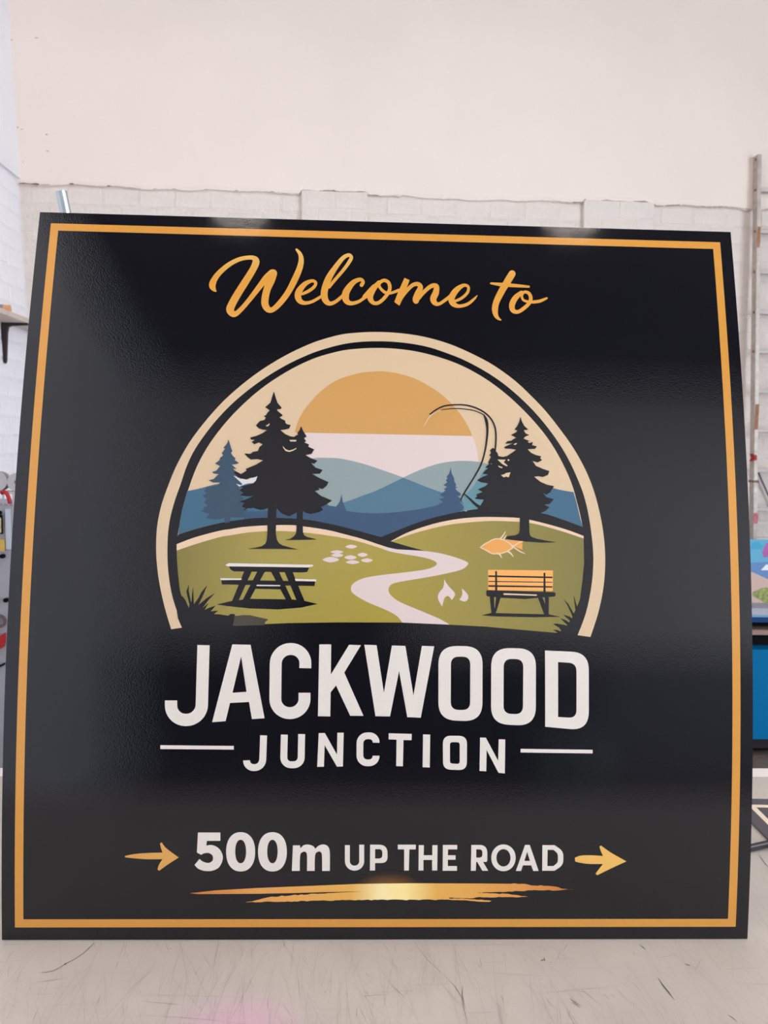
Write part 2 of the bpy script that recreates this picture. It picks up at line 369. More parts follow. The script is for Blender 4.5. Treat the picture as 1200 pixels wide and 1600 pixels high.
# ---------------------------------------------------------------- the big sign
U = Vector((0.99933419, 0.01658264, 0.03249922)); U.normalize()
ORG = Vector((-0.58856796, -0.51251398, 1.31393282)); AN = (0.1975, -0.10108, -0.17824, 0.07001); HS = 1.19869; WS = 1.2
Bc = Vector((0, 0, -1)); Bc = (Bc-U*Bc.dot(U)).normalized(); Ac = U.cross(Bc)
if Ac.y < 0: Ac = -Ac
NS = 240
CS = []
ca = ORG.dot(Ac); cb = ORG.dot(Bc); h_ = HS/NS
for i in range(NS+1):
    CS.append((ca, cb)); sm = (i+0.5)*h_; th = AN[0]+AN[1]*sm+AN[2]*sm**2+AN[3]*sm**3
    ca += math.cos(th)*h_; cb += math.sin(th)*h_
def w_of(c): return Vector((RX.dot(c), RY.dot(c), RZ.dot(c)+CAMZ))
def w_dir(c): return Vector((RX.dot(c), RY.dot(c), RZ.dot(c)))
U0 = ORG.dot(U)
def srf(u, s, off=0.0):                        # point and normal of the bowed sheet
    t = min(max(s/h_, 0), NS-1e-6); i = int(t); f = t-i
    a = CS[i][0]*(1-f)+CS[i+1][0]*f; b = CS[i][1]*(1-f)+CS[i+1][1]*f
    th = AN[0]+AN[1]*s+AN[2]*s**2+AN[3]*s**3
    n = (Bc*math.cos(th)-Ac*math.sin(th)).normalized()
    p = w_of(Ac*a+Bc*b+U*(U0+u)+n*off); p.z += 0.0006
    return p, w_dir(n)
def us(px, py):                                # photo point -> place on the sheet in metres
    d = Vector(((px-600)/FPX, (py-800)/FPX, 1)); da, db = d.dot(Ac), d.dot(Bc)
    lo = 0; hi = NS
    F = lambda k: CS[k][0]*db-CS[k][1]*da
    f0, f1 = F(0), F(NS)
    if f0*F(NS) > 0:
        k = 0 if abs(f0) < abs(f1) else NS; t = CS[k][0]/da if abs(da) > 1e-6 else CS[k][1]/db
        return (t*d.dot(U)-U0, k*h_)
    while hi-lo > 1:
        m = (lo+hi)//2
        if F(lo)*F(m) <= 0: hi = m
        else: lo = m
    a0, a1 = F(lo), F(hi); k = a0/(a0-a1) if a0 != a1 else 0
    b = CS[lo][1]*(1-k)+CS[hi][1]*k; t = b/db
    return (t*d.dot(U)-U0, (lo+k)*h_)
BASE = srf(0.6, HS)[0]; BASE.z = TZ
M_black = mat('glossy_black_print', (0.0055, 0.0055, 0.0082, 1), 0.065, spec=0.5, bump=0.03, bscale=420)
M_edge = mat('sheet_edge', lin(200, 200, 202), 0.5)
sign = empty('welcome_sign', BASE, 'large square glossy black welcome sign with gold border and landscape emblem standing on the table', 'sign')
TH = 0.003
bm = bmesh.new(); SEG = 48
rows_ = []
for i in range(SEG+1):
    s = HS*i/SEG; rr = []
    for u, off in ((0, 0), (WS, 0), (WS, -TH), (0, -TH)):
        rr.append(bm.verts.new(srf(u, s, off)[0]-BASE))
    rows_.append(rr)
for A, B in zip(rows_, rows_[1:]):
    for k in range(4):
        f = bm.faces.new((A[k], A[(k+1) % 4], B[(k+1) % 4], B[k])); f.material_index = 0 if k == 0 else 1; f.smooth = k in (0, 2)
f = bm.faces.new(rows_[0][::-1]); f.material_index = 1; f = bm.faces.new(rows_[-1]); f.material_index = 1
bmesh.ops.recalc_face_normals(bm, faces=bm.faces[:])
for e in bm.edges:
    if len({f.material_index for f in e.link_faces}) > 1: e.smooth = False
me = bpy.data.meshes.new('panel'); bm.to_mesh(me); bm.free(); me.materials.append(M_black); me.materials.append(M_edge)
link('panel', me, None, sign)

def print_mat(name, col, vary=0):
    m = mat(name, col, 0.12, spec=0.5, bump=0.03, bscale=420); return m
LAY = [0]
def decal(name, mate, loops, holes=(), layer=None, space='px', label=None, mode=1, parent=None):
    """flat printed shape on the sheet: loops are closed outlines in photo pixels (or metres on the sheet)"""
    co = []; faces = []
    for lp in list(loops)+list(holes):
        pts = [us(*p) for p in lp] if space == 'px' else list(lp)
        q = [pts[0]]
        for p in pts[1:]:
            if math.hypot(p[0]-q[-1][0], p[1]-q[-1][1]) > 2e-5: q.append(p)
        if math.hypot(q[0][0]-q[-1][0], q[0][1]-q[-1][1]) < 2e-5: q.pop()
        k = len(co); co += [Vector(p) for p in q]; faces.append(list(range(k, k+len(q))))
    def ccw(ix):
        A_ = sum(co[ix[i-1]].x*co[ix[i]].y-co[ix[i]].x*co[ix[i-1]].y for i in range(len(ix))); return ix if A_ > 0 else ix[::-1]
    if holes: r = delaunay_2d_cdt(co, [], faces, 2, 1e-6); V, F = r[0], r[2]
    else:
        r = delaunay_2d_cdt(co, [], [ccw(ix) for ix in faces], 0, 1e-6); V = r[0]; F = []
        polys = [([(co[i].x, co[i].y) for i in ix]) for ix in faces]; bb = [(min(p[0] for p in q), max(p[0] for p in q), min(p[1] for p in q), max(p[1] for p in q)) for q in polys]
        def inside(x, y):
            for q, b_ in zip(polys, bb):
                if not (b_[0] <= x <= b_[1] and b_[2] <= y <= b_[3]): continue
                c = False; x0, y0 = q[-1]
                for x1, y1 in q:
                    if (y1 > y) != (y0 > y) and x < (x0-x1)*(y-y1)/(y0-y1)+x1: c = not c
                    x0, y0 = x1, y1
                if c: return True
            return False
        for f in r[2]:
            if inside(sum(V[i].x for i in f)/len(f), sum(V[i].y for i in f)/len(f)): F.append(f)
    bm = bmesh.new(); bv = [bm.verts.new((v.x, v.y, 0)) for v in V]
    for f in F:
        try: bm.faces.new([bv[i] for i in f])
        except ValueError: pass
    loose = [v for v in bm.verts if not v.link_faces]
    bmesh.ops.delete(bm, geom=loose, context='VERTS')
    ys = [v.co.y for v in bm.verts]
    if not ys: print('EMPTY decal', name); return None
    for i in range(1, SEG):
        y = HS*i/SEG
        if min(ys)+1e-4 < y < max(ys)-1e-4:
            bmesh.ops.bisect_plane(bm, geom=bm.verts[:]+bm.edges[:]+bm.faces[:], plane_co=(0, y, 0), plane_no=(0, 1, 0))
    if layer is None: LAY[0] += 1; layer = LAY[0]
    uvl = bm.loops.layers.uv.new('sheet')
    for f in bm.faces:
        for l in f.loops: l[uvl].uv = (l.vert.co.x, l.vert.co.y)
    N = []
    for v in bm.verts:
        p, n = srf(v.co.x, v.co.y, 0.00006*layer+0.00004); v.co = p-BASE; N.append(n)
    me = bpy.data.meshes.new(name)
    nm = N[0]; bm.normal_update()
    flip = [f for f in bm.faces if f.normal.dot(nm) < 0]
    if flip: bmesh.ops.reverse_faces(bm, faces=flip)
    for f in bm.faces: f.smooth = True
    bm.to_mesh(me); bm.free(); me.materials.append(mate)
    me.normals_split_custom_set_from_vertices(N)
    o = bpy.data.objects.new(name, me); COL.objects.link(o); o.parent = parent or sign
    if label: o['label'] = label
    return o
def C(x0, y0, k, pts): return [(x0+p[0]/k, y0+p[1]/k) for p in pts]
def smooth(pts, closed=True, n=6):            # Catmull-Rom through points; a third value 1 marks a corner
    P = [(p[0], p[1]) for p in pts]; K = [len(p) > 2 and p[2] for p in pts]; out = []; m = len(P)
    for i in range(m if closed else m-1):
        p1, p2 = P[i], P[(i+1) % m]
        p0 = P[i-1] if (closed or i > 0) else p1; p3 = P[(i+2) % m] if (closed or i < m-2) else p2
        if K[i]: p0 = p1
        if K[(i+1) % m]: p3 = p2
        for j in range(n):
            t = j/n
            out.append(tuple(0.5*(2*p1[a]+(p2[a]-p0[a])*t+(2*p0[a]-5*p1[a]+4*p2[a]-p3[a])*t*t+(3*p1[a]-p0[a]-3*p2[a]+p3[a])*t**3) for a in (0, 1)))
    if not closed: out.append(P[-1])
    return out
def rounded(pts, seg=6):                      # polygon with a corner radius as third value
    out = []; n = len(pts)
    for i, p in enumerate(pts):
        r = p[2] if len(p) > 2 else 0
        if not r: out.append((p[0], p[1])); continue
        a = Vector(pts[i-1][:2])-Vector(p[:2]); b = Vector(pts[(i+1) % n][:2])-Vector(p[:2]); c = Vector(p[:2])
        ang = a.angle(b); t = min(r/math.tan(ang/2), a.length*.5, b.length*.5); A = c+a.normalized()*t; B = c+b.normalized()*t
        for j in range(seg+1):
            s = j/seg; q = A*(1-s)**2+c*2*s*(1-s)+B*s*s
            # circular rather than parabolic feel
            q = q*0.86+(((A+B)/2)+(c-(A+B)/2)*(1-(1-math.sin(math.pi*s))*1.0)*0.55 if False else q)*0.14
            out.append((q.x, q.y))
    return out
def thick(pts, w, r=0, seg=6):                # open path with even width, rounded corners -> outline
    P = []
    n = len(pts)
    for i, p in enumerate(pts):
        rr = p[2] if len(p) > 2 else r
        if i in (0, n-1) or not rr: P.append(Vector(p[:2])); continue
        c = Vector(p[:2]); a = Vector(pts[i-1][:2])-c; b = Vector(pts[i+1][:2])-c
        t = min(rr/math.tan(a.angle(b)/2), a.length*0.49 if i > 1 else a.length*.98, b.length*0.49 if i < n-2 else b.length*.98); A = c+a.normalized()*t; B = c+b.normalized()*t
        for j in range(seg+1):
            s = j/seg; k = 0.5523/ (2/3) ; c1 = A+(c-A)*0.5523; c2 = B+(c-B)*0.5523
            P.append(A*(1-s)**3+c1*3*s*(1-s)**2+c2*3*s*s*(1-s)+B*s**3)
    L = []; R = []
    for i, p in enumerate(P):
        d1 = (p-P[i-1]).normalized() if i else None; d2 = (P[i+1]-p).normalized() if i < len(P)-1 else None
        d1 = d1 or d2; d2 = d2 or d1; n1 = Vector((-d1.y, d1.x)); n2 = Vector((-d2.y, d2.x)); m = (n1+n2).normalized(); k = w/2/max(m.dot(n1), .35)
        L.append(tuple(p+m*k)); R.append(tuple(p-m*k))
    return L+R[::-1]
def brush(pts, n=5, cap=True, corner=False):             # (x, y, width) spline -> loops whose union is the stroke
    P = []
    m = len(pts)
    for i in range(m-1):
        p1, p2 = pts[i], pts[i+1]; p0 = pts[i-1] if i else p1; p3 = pts[i+2] if i < m-2 else p2
        for j in range(n):
            t = j/n; P.append(tuple(0.5*(2*p1[a]+(p2[a]-p0[a])*t+(2*p0[a]-5*p1[a]+4*p2[a]-p3[a])*t*t+(3*p1[a]-p0[a]-3*p2[a]+p3[a])*t**3) for a in range(3)))
    P.append(pts[-1])
    loops = []
    def nrm(i):
        a = P[max(i-1, 0)]; b = P[min(i+1, len(P)-1)]; d = Vector((b[0]-a[0], b[1]-a[1])).normalized(); return Vector((-d.y, d.x))
    for i in range(len(P)-1):
        a, b = Vector(P[i][:2]), Vector(P[i+1][:2]); na, nb = nrm(i)*P[i][2]/2, nrm(i+1)*P[i+1][2]/2
        loops.append([tuple(a+na), tuple(b+nb), tuple(b-nb), tuple(a-na)])
    for i, p in enumerate(P):
        if (cap or 0 < i < len(P)-1) and p[2] > 0.8 :
            k = 12; loops.append([(p[0]+p[2]/2*math.cos(2*math.pi*j/k), p[1]+p[2]/2*math.sin(2*math.pi*j/k)) for j in range(k)])
    return loops
def CL(x0, y0, k, loops): return [C(x0, y0, k, l) for l in loops]
def ell(cx, cy, rx, ry, n=40, e=2.0):
    out = []
    for i in range(n):
        t = 2*math.pi*i/n; c, s = math.cos(t), math.sin(t)
        out.append((cx+rx*math.copysign(abs(c)**(2/e), c), cy+ry*math.copysign(abs(s)**(2/e), s)))
    return out

# print colours
def cprint(name, r, g, b): return print_mat(name, lin(r, g, b))
P_gold = cprint('gold_print', 208, 146, 66); P_cream = cprint('cream_print', 213, 186, 152); P_orange = cprint('sun_orange_print', 202, 152, 88)
P_blush = cprint('blush_white_print', 218, 199, 194); P_haze = cprint('haze_teal_print', 140, 154, 154); P_mid = cprint('mid_blue_print', 78, 114, 134)
P_deep = cprint('deep_blue_print', 54, 80, 108); P_hillb = cprint('hill_blue_print', 62, 100, 124); P_teal = cprint('bright_teal_print', 96, 138, 148)
P_pineb = cprint('slate_pine_print', 54, 76, 94); P_rim = cprint('beige_rim_print', 226, 195, 165); P_white = cprint('letter_white_print', 224, 215, 206)
P_fish = cprint('fish_orange_print', 228, 160, 84); P_benc = cprint('bench_orange_print', 240, 170, 92); P_rock = cprint('dark_rock_print', 72, 66, 58)
P_snow = cprint('snow_white_print', 214, 208, 210)
# green meadow print: yellow-green, duller to the sides
def graded(name, stops, axis=0, x0=0.0, x1=1.2):
    m = print_mat(name, (1, 1, 1, 1)); nt = m.node_tree; uv = nt.nodes.new('ShaderNodeUVMap'); uv.uv_map = 'sheet'
    sp = nt.nodes.new('ShaderNodeSeparateXYZ'); mr = nt.nodes.new('ShaderNodeMapRange'); mr.inputs[1].default_value = x0; mr.inputs[2].default_value = x1
    cr = nt.nodes.new('ShaderNodeValToRGB')
    nt.links.new(uv.outputs[0], sp.inputs[0]); nt.links.new(sp.outputs[axis], mr.inputs[0]); nt.links.new(mr.outputs[0], cr.inputs[0])
    while len(cr.color_ramp.elements) < len(stops): cr.color_ramp.elements.new(0.5)
    for e, (p, c) in zip(cr.color_ramp.elements, stops): e.position = p; e.color = lin(*c)
    nt.links.new(cr.outputs[0], nt.nodes['Principled BSDF'].inputs['Base Color']); return m
uA = us(278, 900)[0]; uB = us(912, 900)[0]
P_green = graded('meadow_print', [(0, (128, 118, 62)), (0.2, (160, 145, 74)), (0.5, (166, 148, 68)), (0.75, (148, 134, 66)), (1, (126, 117, 62))], 0, uA, uB)
sW0 = us(600, 395)[1]; sW1 = us(600, 500)[1]
P_script = graded('script_gold_print', [(0, (222, 176, 96)), (0.45, (216, 152, 64)), (1, (222, 158, 76))], 1, sW0, sW1)
uS0 = us(296, 1390)[0]; uS1 = us(894, 1390)[0]
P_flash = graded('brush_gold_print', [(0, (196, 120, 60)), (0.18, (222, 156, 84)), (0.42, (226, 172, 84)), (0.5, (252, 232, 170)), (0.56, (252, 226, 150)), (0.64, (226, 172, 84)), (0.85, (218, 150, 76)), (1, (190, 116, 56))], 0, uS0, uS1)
P_arrow = graded('arrow_gold_print', [(0, (214, 158, 84)), (1, (232, 182, 94))], 0, 0.2, 1.0)

# border
a0, a1 = 0.0205, 0.0338
def rectl(m): return [(m, m), (WS-m, m), (WS-m, HS-m), (m, HS-m)]
decal('border', P_gold, [rectl(a0)], [rectl(a1)], layer=1, space='m', label='thin gold border line')

# emblem ------------------------------------------------------------
outer = [(267.5, 983.8), (257.5, 950), (249.5, 914), (245, 880), (244, 850), (246, 820), (252.5, 789), (263.4, 757.9), (274.7, 730.5), (289.8, 702), (305, 679), (326.7, 651.7), (348.3, 628.2), (370, 608.3), (391.7, 590.8), (413.3, 575.6), (435, 562.2), (456.7, 550.5), (478.3, 540.5), (500, 532.2), (533, 523.3), (560, 520.3), (587, 519.3), (615, 520.3), (645, 523.6), (672, 529), (700, 537.3), (721.7, 546), (743, 556), (765, 567.6), (786.7, 581.9), (808.3, 598.6), (830, 619.2), (851.7, 641.9), (873.3, 669), (895, 699.3), (912.3, 729.7), (925.3, 760), (935, 793), (942.5, 832), (945.6, 872), (943.3, 915), (935, 957), (922.5, 995.8)]
inner = [(902.5, 993), (915.5, 958), (923.8, 918), (927, 880), (925.3, 845), (920, 808), (914.5, 783), (907, 760), (890.7, 723.2), (873.3, 693.2), (851.7, 663.6), (830, 638.9), (808.3, 618), (786.7, 600), (765, 585), (743, 572.2), (721.7, 561.6), (700, 553), (672, 543.6), (645, 538), (615, 534.6), (587, 533.8), (560, 535), (533, 539), (500, 548), (478.3, 556.3), (456.7, 566.2), (435, 578), (413.3, 591.6), (391.7, 607), (370, 624.8), (348.3, 645.8), (326.7, 671), (305, 702), (292, 728.5), (282, 757.9), (272.5, 785), (265, 815), (261.8, 848), (262.8, 892.5), (270.5, 937), (286.3, 981)]
def crn(l, idx): return [tuple(p)+((1,) if i in idx else ()) for i, p in enumerate(l)]
arch = smooth(crn(outer, (0, len(outer)-1))[:-1]+[outer[-1]+(1,)]+[inner[0]+(1,)]+inner[1:-1]+[inner[-1]+(1,)], True, 4)
decal('emblem_arch', P_cream, [arch], layer=1, label='cream horseshoe arch around the landscape')
clipL = [(276.5, 850), (278, 835), (285.5, 795), (296.8, 757.9), (309.3, 726), (326.7, 695), (348.3, 666), (370, 642), (391.7, 621.5), (413.3, 604), (435, 589.3), (456.7, 576.5), (478.3, 565.9), (500, 557.4), (533, 548.7), (560, 545.4), (587, 544.3), (615, 545.2), (645, 548.8), (672, 554.7), (700, 563.3), (721.7, 572), (743, 583), (765, 596.7), (786.7, 613), (808.3, 632), (830, 654), (851.7, 679.9), (869, 705.9), (884.2, 735), (894.5, 760), (901, 783), (906.5, 805), (910.4, 824)]
bluebot = [(910.4, 824), (875, 811), (846.7, 802.6), (800, 797), (749, 796), (716.7, 800.7), (684, 807.7), (651.7, 817.4), (621.3, 829.3), (595.3, 839.7, 1), (565, 831.5), (532.5, 822.8), (500, 816), (474.7, 812), (440, 810), (400, 810), (376.7, 812.5), (349.8, 816.6), (330, 821), (306.7, 827), (278.7, 835.8)]
sky = smooth(clipL[1:-1]+[bluebot[0]+(1,)]+bluebot[1:-1]+[bluebot[-1]+(1,)], True, 4)
decal('sky', P_cream, [sky], layer=1)
cx, cy = 602, 721
sunp = smooth([(460.7, 676.5, 1), (463, 666), (471.7, 646.7), (484, 630), (500, 613), (517, 600), (533, 591.7), (550, 586.5), (566.7, 582.7), (593, 580.7), (613, 582.5), (633, 587), (650, 593), (666.7, 601.7), (684, 612.5), (700, 626), (714, 641), (723, 653), (732, 668), (737.7, 681.7, 1)], True, 4)
decal('sun', P_orange, [sunp], layer=2, label='orange half sun')
decal('mist', P_blush, [[(466, 676.5), (737.9, 681.9), (742, 692), (745, 703), (748, 722), (749, 770), (470, 770)]], layer=2, label='blush white band under the sun')
def bot(x0, x1):                              # the part of the lower blue outline between x1 and x0, going left
    pts = smooth([p for p in bluebot], False, 4); return [p for p in pts if x0 <= p[0] <= x1]
hA = smooth([(440, 742, 1), (465, 724), (490, 716.7), (510, 716), (533, 717.3), (566.7, 725), (600, 736), (630, 746.7), (666.7, 761.7), (700, 773), (720, 780, 1)], False, 4)
decal('hill', P_haze, [hA+[(730, 800)]+bot(440, 730)], layer=3, label='pale grey green hill print')
hB = smooth([(525, 791, 1), (533, 787), (566.7, 775), (600, 761.7), (630, 746.7), (660, 733.3), (690, 724), (720, 720.7), (750, 722.7), (775, 730), (800, 741, 1)], False, 4)
decal('hill', P_haze, [hB+[(800, 798)]+bot(527, 800)], layer=4, label='pale grey green hill print')
ov = [(525, 791), (533, 787), (550, 781.5), (566.7, 775), (584, 769), (600, 761.7), (630, 747), (648, 754), (666.7, 761.7), (684, 768), (700, 773), (722, 779)]
decal('hill', P_mid, [ov+[(726, 799)]+bot(527, 726)], layer=5, label='mid blue hill where the pale hills cross')
decal('hill', P_teal, [[(764, 724), (752, 742), (737, 764), (725, 775), (722, 798)]+[(749, 796), (810, 798.5), (815, 750), (800, 741), (780, 730)]], layer=6, label='bright teal slope behind the fishing rod')
eb = smooth([(800, 748, 1), (830, 752), (863.7, 763), (880, 767), (895.8, 769.5, 1)], False, 4)
decal('hill', P_hillb, [eb+[(900, 783), (906.2, 809.7), (910.4, 824)]+bot(800, 909)], layer=7, label='blue hill at the right of the emblem')
dl = smooth([(292.5, 768, 1), (305, 765.5), (317.5, 762.5), (330, 759), (345, 756.5), (400, 752), (440, 758), (500, 782), (520, 795, 1)], False, 4)
decal('hill', P_hillb, [dl+bot(280, 520)+[(278.7, 835.8), (281, 815), (285, 795)]], layer=7, label='blue hill at the left of the emblem')
dc = smooth([(380, 800, 1), (440, 798), (490, 789), (506.5, 790), (516, 791), (526, 792.5, 1), (529.5, 786, 1), (531, 784), (533.6, 773, 1), (535.5, 784), (536, 786), (541, 799, 1), (560.7, 801.5), (591, 802.5), (621, 800.7), (651.7, 796.8), (677.7, 791.4), (692.8, 787), (705, 782), (712, 784), (723, 797, 1)], False, 4)
decal('hill', P_deep, [dc+bot(380, 723)], layer=8, label='deep blue foreground ridge with a tiny pine')
# slate pine on the left
t1 = C(300, 680, 10, [(570, 75), (590, 130), (610, 200), (632, 255), (608, 285), (640, 330), (682, 370), (668, 395), (735, 440), (690, 460), (620, 465), (700, 535), (640, 530), (720, 600), (740, 720), (770, 760), (730, 830), (800, 900), (740, 940), (820, 1000), (780, 1040), (860, 1100),
      (800, 1130), (880, 1190), (800, 1210), (840, 1280), (780, 1290), (600, 1290), (590, 1370), (510, 1380), (505, 1290), (470, 1310), (400, 1322), (330, 1325), (220, 1300), (270, 1240), (220, 1220), (140, 1190), (200, 1165), (180, 1140), (245, 1110), (190, 1050), (232, 1010),
      (165, 952), (230, 915), (190, 885), (230, 820), (300, 810), (400, 790), (440, 745), (330, 745), (262, 710), (340, 690), (390, 640), (420, 615), (340, 605), (312, 582), (380, 560), (440, 490), (360, 450), (430, 400), (440, 360), (490, 320), (465, 290), (500, 240), (520, 215), (490, 205), (530, 160), (552, 130)])
decal('pine_tree', P_pineb, [t1], layer=9, label='slate blue pine print')
decal('snow', P_snow, [C(300, 680, 10, [(650, 640), (690, 650), (760, 700), (800, 682), (850, 700), (900, 700), (930, 668), (1000, 660), (1025, 645), (1000, 710), (960, 755), (880, 760), (810, 780), (740, 810), (690, 765), (770, 790), (790, 770)])], layer=10)
decal('snow', P_snow, [C(300, 680, 10, [(200, 905), (260, 880), (350, 870), (340, 888), (250, 905), (200, 935)])], layer=10) if False else None
t2 = C(650, 620, 8, [(432, 890), (445, 960), (475, 1022), (478, 1060), (502, 1105), (490, 1130), (525, 1138), (490, 1148), (510, 1180), (560, 1215), (552, 1245), (520, 1240), (548, 1280), (575, 1305), (545, 1325), (600, 1380), (585, 1422), (400, 1450), (230, 1420), (280, 1350), (340, 1320), (285, 1280), (360, 1270), (300, 1235),
      (330, 1205), (372, 1175), (345, 1163), (390, 1130), (342, 1110), (392, 1072), (372, 1050), (398, 1020), (378, 1008), (412, 970), (425, 930)])
decal('pine_tree', P_deep, [t2], layer=10, label='small deep blue pine print')
# meadow with its beige rim
rimL = [(276, 850.8, 1), (305, 840), (342.5, 830), (360, 827.3), (380, 824), (417, 821.5), (455, 821), (473, 823), (500, 826.7), (520, 830.5), (532.5, 833.8), (565, 842.3), (591, 851), (608.3, 856.4), (621.3, 859, 1)]
grL = [(596, 857.5, 1), (561.7, 847), (532.5, 840.5), (500, 835.5), (473, 832.5), (445, 830.5), (417, 830.5), (386.7, 832.7), (360, 837), (342.5, 840), (305, 851), (276, 860.8, 1)]
decal('meadow_rim', P_rim, [smooth(rimL, False, 4)+smooth(grL, False, 4)], layer=1, label='beige rim of the meadow')
rimR = [(610.5, 846.3, 1), (630, 835.8), (651.7, 827), (684, 817.4), (716.7, 811.3), (749, 808.6), (780, 808.6), (809.9, 809.7), (826.9, 812.5), (860.9, 821), (889.2, 829.5), (911.9, 838, 1)]
grR = [(911.9, 842, 1), (875, 829.8), (829.7, 818), (790, 815), (756, 815), (705, 820), (662.5, 829.5), (636, 837.5), (612, 846.6, 1)]
decal('meadow_rim', P_rim, [smooth(rimR, False, 4)+smooth(grR, False, 4)], layer=1, label='beige rim of the meadow')
roadL = [(596, 857.5, 1), (610.7, 862.5), (631.7, 866.5), (657.3, 870.7), (676, 875.8), (682.5, 881), (678.3, 885.8), (664.3, 890.5), (631.7, 895), (596.7, 899), (568.7, 903.8), (552.3, 912), (548.4, 920), (552.3, 928.3), (573.3, 941), (601.3, 952.8), (620, 963), (628.5, 973.3, 1)]
roadR = [(702.8, 976.6, 1), (685.3, 966.8), (655, 954), (624.7, 941), (610.7, 930.7), (607, 921), (613, 913), (631.7, 908.5), (666.7, 902.7), (701.7, 895.7), (722.7, 889.8), (731.5, 881.7), (727.5, 877.5), (712, 871.6), (690.7, 865.7), (664.7, 861.6), (638.7, 860), (621.3, 859, 1)]
rl = smooth(roadL, False, 4); rr = smooth(roadR, False, 4)
decal('road', P_blush, [rl+rr+[(608, 856.8)]], layer=2, label='white winding road print')
gl = smooth(grL, False, 4)
decal('meadow', P_green, [gl+[(276.6, 875), (278, 895), (281, 922), (286, 942), (296, 976.5), (340, 977), (410, 975.8), (455, 974), (530, 973), (628.5, 973.3)]+rl[::-1][1:-1]], layer=1, label='yellow green left meadow')
gr_ = smooth(grR, False, 4)
decal('meadow', P_green, [gr_+smooth([(618, 848.5), (640, 855), (664.7, 861.6, 1)], False, 3)+rr[::-1][(len(rr)-1-[i for i, p in enumerate(rr) if abs(p[0]-664.7) < 1.0][0])+1:] + [(760, 979.7), (785, 982), (830, 986), (871, 989.5), (881, 984), (893, 968), (906, 937.5), (910, 907.5), (912.5, 880)]], layer=1, label='yellow green right meadow')
# black pines
K1 = (360, 600, 7.5)
tb = [(510, 92), (530, 160), (552, 225), (602, 285), (590, 298), (545, 302), (552, 320), (612, 368), (600, 385), (575, 395), (600, 415), (642, 435), (645, 460), (665, 478), (706, 485), (690, 525), (650, 538), (585, 545), (640, 590), (700, 618), (745, 625), (795, 595), (785, 580), (812, 545), (828, 500), (850, 550), (893, 620),
      (865, 640), (887, 675), (868, 690), (922, 715), (912, 740), (982, 772), (950, 825), (880, 838), (935, 870), (1020, 905), (985, 938), (945, 932), (1000, 985), (1080, 1012), (1050, 1055), (960, 1060), (1050, 1110), (1150, 1155), (1130, 1195), (1080, 1237), (1030, 1222), (1045, 1245), (990, 1260), (1060, 1315),
      (1190, 1370), (1120, 1420), (1060, 1445), (1085, 1480), (1040, 1505), (940, 1528), (880, 1512), (850, 1490), (848, 1580), (850, 1740), (862, 1775), (900, 1798), (960, 1812), (1015, 1825), (900, 1830), (800, 1832), (640, 1832), (700, 1820), (745, 1790), (770, 1755), (776, 1700), (778, 1505), (750, 1525), (690, 1555),
      (610, 1525), (560, 1480), (545, 1460), (540, 1500), (532, 1750), (545, 1830), (570, 1870), (610, 1895), (700, 1920), (800, 1943), (650, 1938), (380, 1936), (200, 1936), (300, 1922), (370, 1905), (412, 1875), (425, 1840), (434, 1760), (440, 1455), (400, 1475), (350, 1480), (310, 1470), (270, 1455), (235, 1462), (205, 1460), (150, 1492),
      (180, 1460), (138, 1442), (162, 1395), (105, 1382), (170, 1362), (270, 1318), (200, 1322), (110, 1310), (152, 1280), (110, 1250), (150, 1215), (100, 1212), (170, 1195), (265, 1172), (300, 1140), (318, 1085), (270, 1102), (230, 1105), (190, 1125), (120, 1112), (90, 1090), (40, 1045), (60, 1025), (125, 1060),
      (150, 1045), (192, 1018), (180, 1000), (300, 950), (385, 900), (320, 885), (240, 890), (200, 860), (165, 820), (235, 824), (265, 800), (325, 790), (340, 745), (380, 712), (335, 690), (280, 712), (250, 686), (290, 660), (240, 655), (235, 632), (310, 612), (380, 580), (430, 545), (380, 540), (335, 525), (300, 492), (345, 440),
      (400, 427), (418, 398), (392, 380), (418, 372), (432, 345), (462, 315), (440, 298), (410, 277), (470, 225), (488, 165)]
decal('pine_tree', M_black, [C(*K1, tb)], layer=11, label='two overlapping black pines on the left bank')
decal('gap', P_cream, [C(*K1, [(415, 492), (440, 483), (460, 463), (458, 488), (432, 505)])], layer=12)
decal('gap', P_cream, [C(*K1, [(690, 660), (775, 660), (770, 680), (705, 680)])], layer=12)
decal('gap', P_cream, [C(*K1, [(612, 728), (622, 740), (645, 768), (690, 785), (740, 770), (775, 752), (768, 768), (730, 790), (690, 802), (650, 792), (622, 758)])], layer=12)
K2 = (720, 640, 7.5)
